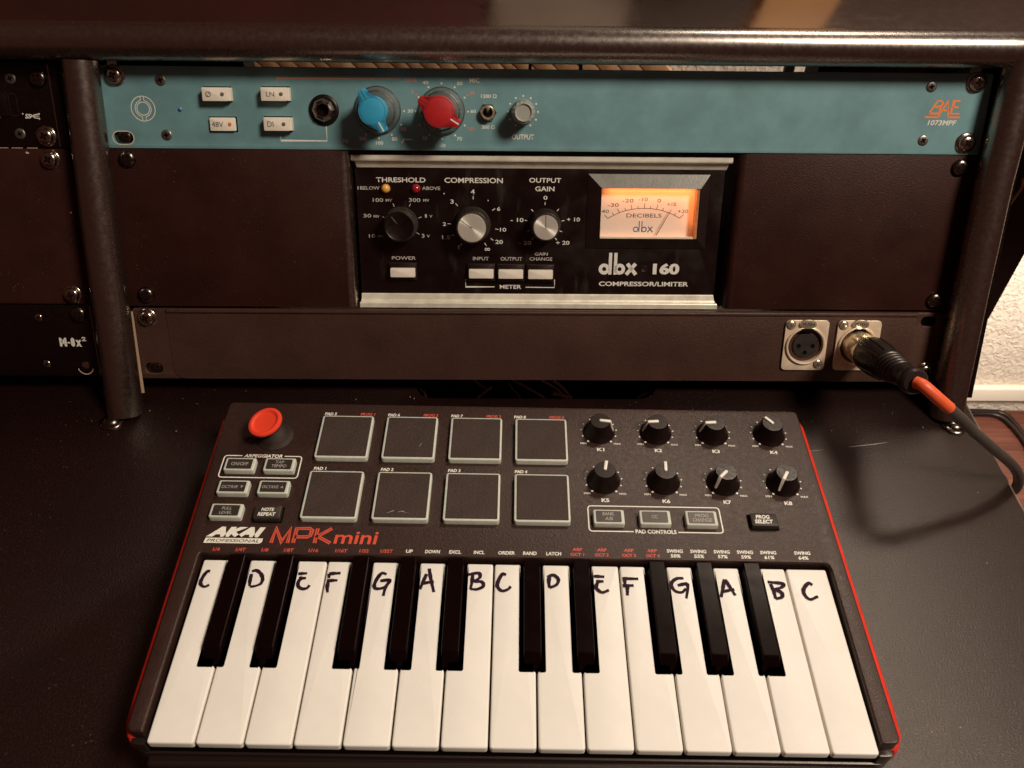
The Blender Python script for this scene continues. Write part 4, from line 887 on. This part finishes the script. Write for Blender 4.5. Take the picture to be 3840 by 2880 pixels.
# handwritten notes
MARKS = [('C0', [[(-139.69, 77.6), (-141.02, 77.47), (-142.14, 74.95), (-142.55, 71.86), (-141.49, 70.1), (-139.79, 69.63), (-138.29, 70.67)]]), ('D0', [[(-120.53, 76.65), (-120.42, 73.3), (-119.98, 70.25)], [(-120.74, 77.95), (-118.58, 78.41), (-116.1, 76.48), (-114.85, 73.92), (-115.23, 71.61), (-117.62, 70.29), (-119.79, 70.0)]]), ('E0', [[(-99.25, 77.05), (-95.15, 77.39)], [(-98.58, 74.74), (-95.21, 74.8)], [(-96.99, 74.66), (-98.28, 73.2), (-98.02, 70.66), (-95.96, 69.28), (-93.82, 69.72), (-92.98, 71.26)]]), ('F0', [[(-85.26, 77.32), (-79.89, 77.78)], [(-85.03, 77.32), (-84.87, 74.99)], [(-85.55, 73.7), (-80.73, 73.94)], [(-84.84, 73.45), (-84.77, 70.39), (-84.17, 67.63)]]), ('G0', [[(-58.78, 77.56), (-61.1, 78.03), (-62.97, 74.89), (-63.71, 71.8), (-63.05, 70.19), (-60.8, 70.08), (-58.28, 71.39), (-57.03, 74.23)], [(-61.29, 74.05), (-57.05, 74.38), (-58.44, 70.88), (-59.01, 66.34)]]), ('A0', [[(-40.46, 78.08), (-41.74, 74.02), (-42.79, 70.03)], [(-39.49, 80.96), (-38.36, 75.69), (-36.41, 68.73)], [(-42.22, 73.06), (-36.83, 74.12)]]), ('B0', [[(-21.41, 78.04), (-16.62, 78.94), (-16.1, 76.51), (-18.92, 74.61)], [(-19.3, 78.48), (-19.47, 74.44), (-20.06, 70.45)], [(-18.56, 74.46), (-15.04, 74.36), (-14.25, 72.14), (-16.99, 70.51), (-20.07, 70.61)]]), ('C1', [[(-3.98, 78.12), (-5.62, 78.74), (-7.32, 75.47), (-7.81, 72.26), (-5.8, 69.93), (-3.02, 70.77), (-1.78, 72.37)]]), ('D1', [[(16.01, 78.33), (15.59, 75.09), (15.87, 71.91)], [(14.93, 77.5), (17.79, 78.53), (19.99, 76.38), (19.07, 73.56), (15.87, 71.91)]]), ('E1', [[(36.36, 78.31), (41.17, 78.15)], [(37.25, 75.5), (40.65, 75.72)], [(37.93, 75.11), (37.06, 72.3), (39.57, 69.98), (42.8, 71.22)]]), ('F1', [[(49.39, 77.34), (56.68, 77.31)], [(50.3, 77.19), (50.39, 74.14)], [(49.29, 73.56), (54.23, 73.81)], [(51.39, 73.52), (50.97, 68.62)]]), ('G1', [[(77.51, 78.03), (74.06, 77.64), (71.46, 74.93), (72.58, 71.53), (75.61, 70.64), (77.98, 72.66)], [(74.32, 74.19), (78.82, 74.67), (77.42, 67.54)]]), ('A1', [[(96.33, 77.81), (94.88, 73.37), (93.24, 68.61)], [(96.54, 77.81), (98.26, 73.43), (99.88, 69.52)], [(94.54, 71.38), (99.88, 72.67)]]), ('B1', [[(115.96, 76.81), (122.71, 75.97), (121.58, 74.03), (117.85, 73.0)], [(117.02, 75.78), (117.68, 72.21), (117.86, 68.13)], [(118.47, 72.62), (121.03, 71.48), (120.86, 69.12), (117.86, 68.13)]]), ('C2', [[(136.18, 75.58), (134.5, 76.51), (131.61, 73.26), (131.55, 70.1), (133.53, 68.18), (137.28, 69.81)]])]
random.seed(11)
for nm, ss in MARKS:
    bm = bmesh.new()
    for q, s__ in enumerate(ss):
        sp = [(p.x, p.y) for p in smooth_path([(x, y, 0) for x, y in s__], 5)] if len(s__) > 2 else [(s__[0][0] + (s__[1][0] - s__[0][0]) * k / 5, s__[0][1] + (s__[1][1] - s__[0][1]) * k / 5) for k in range(6)]
        n = len(sp); wv = [1.85 * (0.72 + .28 * math.sin(PI * min(1, (k + .8) / n * 1.3))) * random.uniform(.86, 1.1) for k in range(n)]
        add_stroke(bm, sp, 1, .16 + q * .03, wv=wv)
    t.part('handwritten_letter', flat(bm), 'marker', label='handwritten ' + nm[0])
# pads
for r_ in range(2):
    for c_ in range(4):
        x = -102.3 + 34.2 * c_ + (.15 if r_ else 0); y = 105.2 + 37.6 * r_
        p = t.part('drum_pad', prism(rrect(-1.0, -.7, 26.2, 28.4, 1.6, 4), PZ - 1, PZ + 3.0, .5, 2), 'padside', at=(x, y, 0))
        t.part('pad_top', prism(rrect(.15, .45, 25.25, 27.5, .5, 2), PZ + 2.6, PZ + 3.25, .2, 1), 'padtop', parent=p)
PADX = [-102.6, -68.6, -34.5, -.6]
for i in range(8):
    x_, y_ = (PADX[i % 4], 136.3) if i < 4 else (PADX[i % 4] - .7, 173.9)
    t.part('pad_number', print_mesh([('PAD %d' % (i + 1), x_, y_, x_ + 6.4, y_ + 2.0, .35, .12)], z=PZ + .05), 'white')
for i in range(4): t.part('program_number', print_mesh([('PROG %d' % (i + 1), -84.1 + 33.95 * i, 174.0, -76.2 + 33.95 * i, 176.0, .35, .12)], z=PZ + .05), 'red_print_dim')
bm = bmesh.new(); add_stroke(bm, [(-62, 108), (-58.5, 109.6)], .35, PZ + 3.3, wv=[.1, .4]); add_stroke(bm, [(-57, 108.6), (-54.5, 109.3), (-52, 108.2)], .35, PZ + 3.3, wv=[.1, .4, .1]); add_stroke(bm, [(-50, 150), (-49, 152.5)], .3, PZ + 3.3, wv=[.1, .3])
t.part('pad_scuffs', flat(bm), 'btntext', stuff=True)
# knobs
kx = [43.9, 74.0, 104.1, 134.2]
angs = [97, -95, -95, -38, 11, 4, 224, 211]
kb = lathe([(8.3, 0), (8.35, .7), (8.0, 1.2), (7.6, 1.8), (6.9, 3.2), (6.2, 5.2), (5.6, 7.4), (5.35, 8.7), (5.1, 9.1), (0, 9.15)], 44, 24)
bm = bmesh.new()
add_prism(bm, rrect(-.82, -.5, .82, 5.45, .7, 3), 8.6, 9.8, .3, 2)
sl = [(5.3, 9.6), (5.75, 8.9), (6.35, 6.4), (7.1, 4.0), (7.55, 2.6)]
Lp = [[bm.verts.new(v) for v in ((-.82 + k * .08, y, z), (.82 - k * .08, y, z), (.82 - k * .08, y - 1.0, z - .6), (-.82 + k * .08, y - 1.0, z - .6))] for k, (y, z) in enumerate(sl)]
for a, b_ in zip(Lp, Lp[1:]):
    for i in range(4): bm.faces.new((a[i], a[(i + 1) % 4], b_[(i + 1) % 4], b_[i]))
bm.faces.new(Lp[0][::-1]); bm.faces.new(Lp[-1])
ptr = finish(bm, 50)
for i in range(8):
    discs = []; texts = []
    x = kx[i % 4] + (.25 if i > 3 else 0); y = 165.0 if i < 4 else 132.3
    kn = t.part('control_knob', kb, 'blackknob', at=(x, y, PZ))
    o = t.part('pointer', ptr, 'pointer', parent=kn); o.rotation_euler = (0, 0, -math.radians(angs[i]))
    yc = y + .7
    for a in (-140, -112, -85, -58, -28, 0, 28, 58, 85, 112, 140): discs.append((x + 9.35 * math.sin(math.radians(a)), yc + 9.35 * math.cos(math.radians(a)), .58 if abs(a) == 140 else .42))
    texts += [('MIN', x - 10.2, yc - 9.3, x - 7.1, yc - 8.1, .15), ('MAX', x + 7.3, yc - 9.3, x + 11.0, yc - 8.1, .15), ('K%d' % (i + 1), x - 1.7, yc - 13.9, x + 2.1, yc - 11.7, .3)]
    t.part('knob_scale', print_mesh(texts, discs=discs, z=PZ + .05), 'white')
# buttons
def small_button(x0, y0, x1, y1, words, lit, lab):
    if lit:
        b_ = t.part('push_button', prism(rrect(x0 - 1.3, y0 - .9, x1 + 1.5, y1 + 1.0, 1.0, 3), PZ - .5, PZ + 3.2, .7, 3), 'padside', label=lab)
        t.part('button_cap', prism(rrect(x0, y0, x1, y1, .6, 3), PZ + 2.9, PZ + 3.35, .1, 1), 'btntop', parent=b_)
        t.part('lettering', print_mesh([(w_, a, b, c_, d, .25, .1) for w_, a, b, c_, d in words], z=PZ + 3.4), 'btntext', parent=b_)
    else:
        t.part('button_well', prism(rrect(x0 - 1.0, y0 - .9, x1 + 1.0, y1 + .9, .8, 3), PZ - .2, PZ + .06), 'hole')
        b_ = t.part('push_button', prism(rrect(x0, y0, x1, y1, .6, 3), PZ - .5, PZ + 2.9, .5, 2), 'btntop', label=lab)
        t.part('lettering', print_mesh([(w_, a, b, c_, d, .35, .12) for w_, a, b, c_, d in words], z=PZ + 2.95), 'white', parent=b_)
small_button(-145.8, 133.7, -133.2, 140.0, [('ON/OFF', -143.7, 135.7, -135.0, 137.9)], 1, 'ON/OFF button')
small_button(-125.9, 133.8, -113.2, 140.2, [('TAP', -121.6, 137.4, -117.2, 139.2), ('TEMPO', -123.2, 134.8, -115.6, 136.8)], 1, 'tap tempo button')
small_button(-145.6, 119.4, -133.1, 125.6, [('OCTAVE', -144.8, 121.3, -136.7, 123.2), ('▼', -135.6, 121.5, -134.1, 123.1)], 1, 'octave down button')
small_button(-125.7, 119.5, -113.3, 125.8, [('OCTAVE', -124.9, 121.6, -116.8, 123.5), ('▲', -116.0, 121.9, -114.3, 123.5)], 1, 'octave up button')
small_button(-145.5, 105.1, -132.8, 111.3, [('FULL', -141.3, 108.4, -136.5, 110.2), ('LEVEL', -142.0, 105.9, -135.9, 107.6)], 1, 'full level button')
small_button(-125.6, 104.3, -112.9, 111.9, [('NOTE', -122.3, 108.3, -116.2, 110.3), ('REPEAT', -123.5, 105.5, -115.0, 107.6)], 0, 'unlit note repeat button')
small_button(38.7, 105.0, 50.9, 111.5, [('BANK', 41.8, 108.7, 47.6, 110.7), ('A/B', 42.9, 105.9, 46.7, 107.9)], 1, 'bank button')
small_button(60.9, 105.1, 73.2, 111.5, [('CC', 65.4, 107.5, 68.3, 109.5)], 1, 'CC button')
small_button(83.1, 105.0, 95.6, 111.6, [('PROG', 86.3, 108.5, 93.0, 110.5), ('CHANGE', 84.9, 105.9, 94.3, 108.0)], 1, 'program change button')
small_button(113.3, 104.6, 126.0, 112.0, [('PROG', 115.8, 108.6, 122.5, 110.8), ('SELECT', 114.9, 105.8, 123.6, 108.1)], 0, 'unlit program select button')
ro = rrect(-149.6, 131.0, -109.9, 144.7, 1.8, 4)
def open_frame(x0, y0, x1, y1, gap0, gap1, top, r_=1.8):
    if top: pts = [(gap0, y1)] + roundpoly([(x0, y1), (x0, y0), (x1, y0), (x1, y1)], r_, 4) + [(gap1, y1)]
    else: pts = [(gap0, y0)] + roundpoly([(x0, y0), (x0, y1), (x1, y1), (x1, y0)], r_, 4) + [(gap1, y0)]
    return pts
t.part('group_outline', print_mesh([('ARPEGGIATOR', -139.7, 143.7, -119.9, 145.9, .35, .15)], strokes=[(open_frame(-149.6, 130.7, -109.9, 144.8, -140.6, -119.0, True), .6)], z=PZ + .05), 'white')
t.part('group_outline', print_mesh([('PAD CONTROLS', 57.5, 100.9, 77.1, 103.2, .3)], strokes=[(open_frame(35.4, 101.9, 99.6, 116.7, 56.6, 78.0, False), .6)], z=PZ + .05), 'white')
# brand and model marks
t.part('brand_mark', print_mesh([('AKAI', -146.0, 95.2, -118.9, 100.9, .75, .30)], z=PZ + .05), 'white')
bm = bmesh.new(); bm.faces.new([bm.verts.new(v) for v in ((-146.3, 91.7, PZ + .05), (-120.0, 91.7, PZ + .05), (-119.0, 92.6, PZ + .05), (-118.9, 94.6, PZ + .05), (-145.9, 94.6, PZ + .05))])
t.part('brand_bar', flat(bm), 'white'); t.part('brand_bar_lettering', print_mesh([('PROFESSIONAL', -145.0, 92.3, -120.3, 94.0, .1, .2)], z=PZ + .1), 'ink')
MPK = [[(-114.65, 92.23), (-113.8, 100.4), (-109.97, 92.9), (-107.0, 100.4), (-106.93, 92.3)], [(-104.34, 92.4), (-104.1, 100.5), (-97.9, 100.7), (-96.6, 99.6), (-97.0, 96.5), (-98.2, 95.9), (-104.2, 95.8)], [(-94.3, 92.5), (-94.1, 100.8)], [(-87.3, 100.9), (-93.5, 96.3), (-86.9, 92.6)]]
t.part('model_mark', print_mesh([('mini', -85.5, 92.4, -64.8, 99.3, .15, .08)], strokes=[(s__, 1.75) for s__ in MPK], z=PZ + .05), 'red_print')
t.part('model_mark_inline', print_mesh(strokes=[(s__, .34) for s__ in MPK], z=PZ + .1), 'ink')
def L1(s__, x0, x1, y=87.9, h=1.9): return (s__, x0, y, x1, y + h, .3, .08)
for w_ in [L1('1/4', -140.9, -137.6, 87.3), L1('1/4T', -130.2, -125.5, 87.35), L1('1/8', -118.2, -115, 87.4), L1('1/8T', -107.8, -103.2, 87.45), L1('1/16', -96.3, -91.8, 87.5), L1('1/16T', -83.9, -78.2, 87.6), L1('1/32', -72.7, -68.3, 87.7), L1('1/32T', -62.8, -57.0, 87.75)]:
    t.part('key_function', print_mesh([w_], z=PZ + .05), 'red_print_dim')
for i, (x, x2) in enumerate(((26.9, 25.9), (38.3, 37.3), (51.0, 50.0), (61.9, 61.1))): t.part('key_function', print_mesh([L1('ARP', x, x + 4.6, 90.5, 1.7), L1('OCT %d' % (i + 1), x2, x2 + 6.4, 87.75, 1.7)], z=PZ + .05), 'red_print_dim')
for w_ in [L1('UP', -50.9, -47.7), L1('DOWN', -42.0, -35.0), L1('EXCL', -30.8, -25.2), L1('INCL', -19.3, -14.3), L1('ORDER', -7.9, -.1), L1('RAND', 3.7, 10.1), L1('LATCH', 14.5, 21.6)]:
    t.part('key_function', print_mesh([w_], z=PZ + .05), 'white')
for x, x2, s__ in ((71.1, 72.6, '50%'), (82.1, 83.6, '55%'), (93.1, 94.6, '57%'), (104.0, 105.5, '59%'), (114.9, 116.4, '61%'), (130.9, 132.3, '64%')): t.part('key_function', print_mesh([L1('SWING', x, x + 7.6, 90.4, 1.9), L1(s__, x2, x2 + 4.7, 87.75, 1.9)], z=PZ + .05), 'white')
# thumb stick
j = t.part('thumb_stick_base', lathe([(9.8, 0), (9.8, .4), (9.0, 1.0), (7.8, 2.2), (7.0, 4.0), (5.0, 5.4), (3.6, 6.2), (3.0, 9)], 40), 'rubber', at=(-126.8, 158.2, PZ))
c_ = t.part('thumb_stick', lathe([(2.6, 0), (2.6, 2.0), (6.5, 2.8), (8.6, 4.0), (9.0, 4.9), (8.8, 5.8), (7.6, 6.3), (6.9, 6.2), (6.5, 5.7), (5.5, 5.5), (0, 5.6)], 44, 50), 'joyred', at=(-128.2, 157.8, PZ + 7.0), euler=(math.radians(6), math.radians(-12), 0))
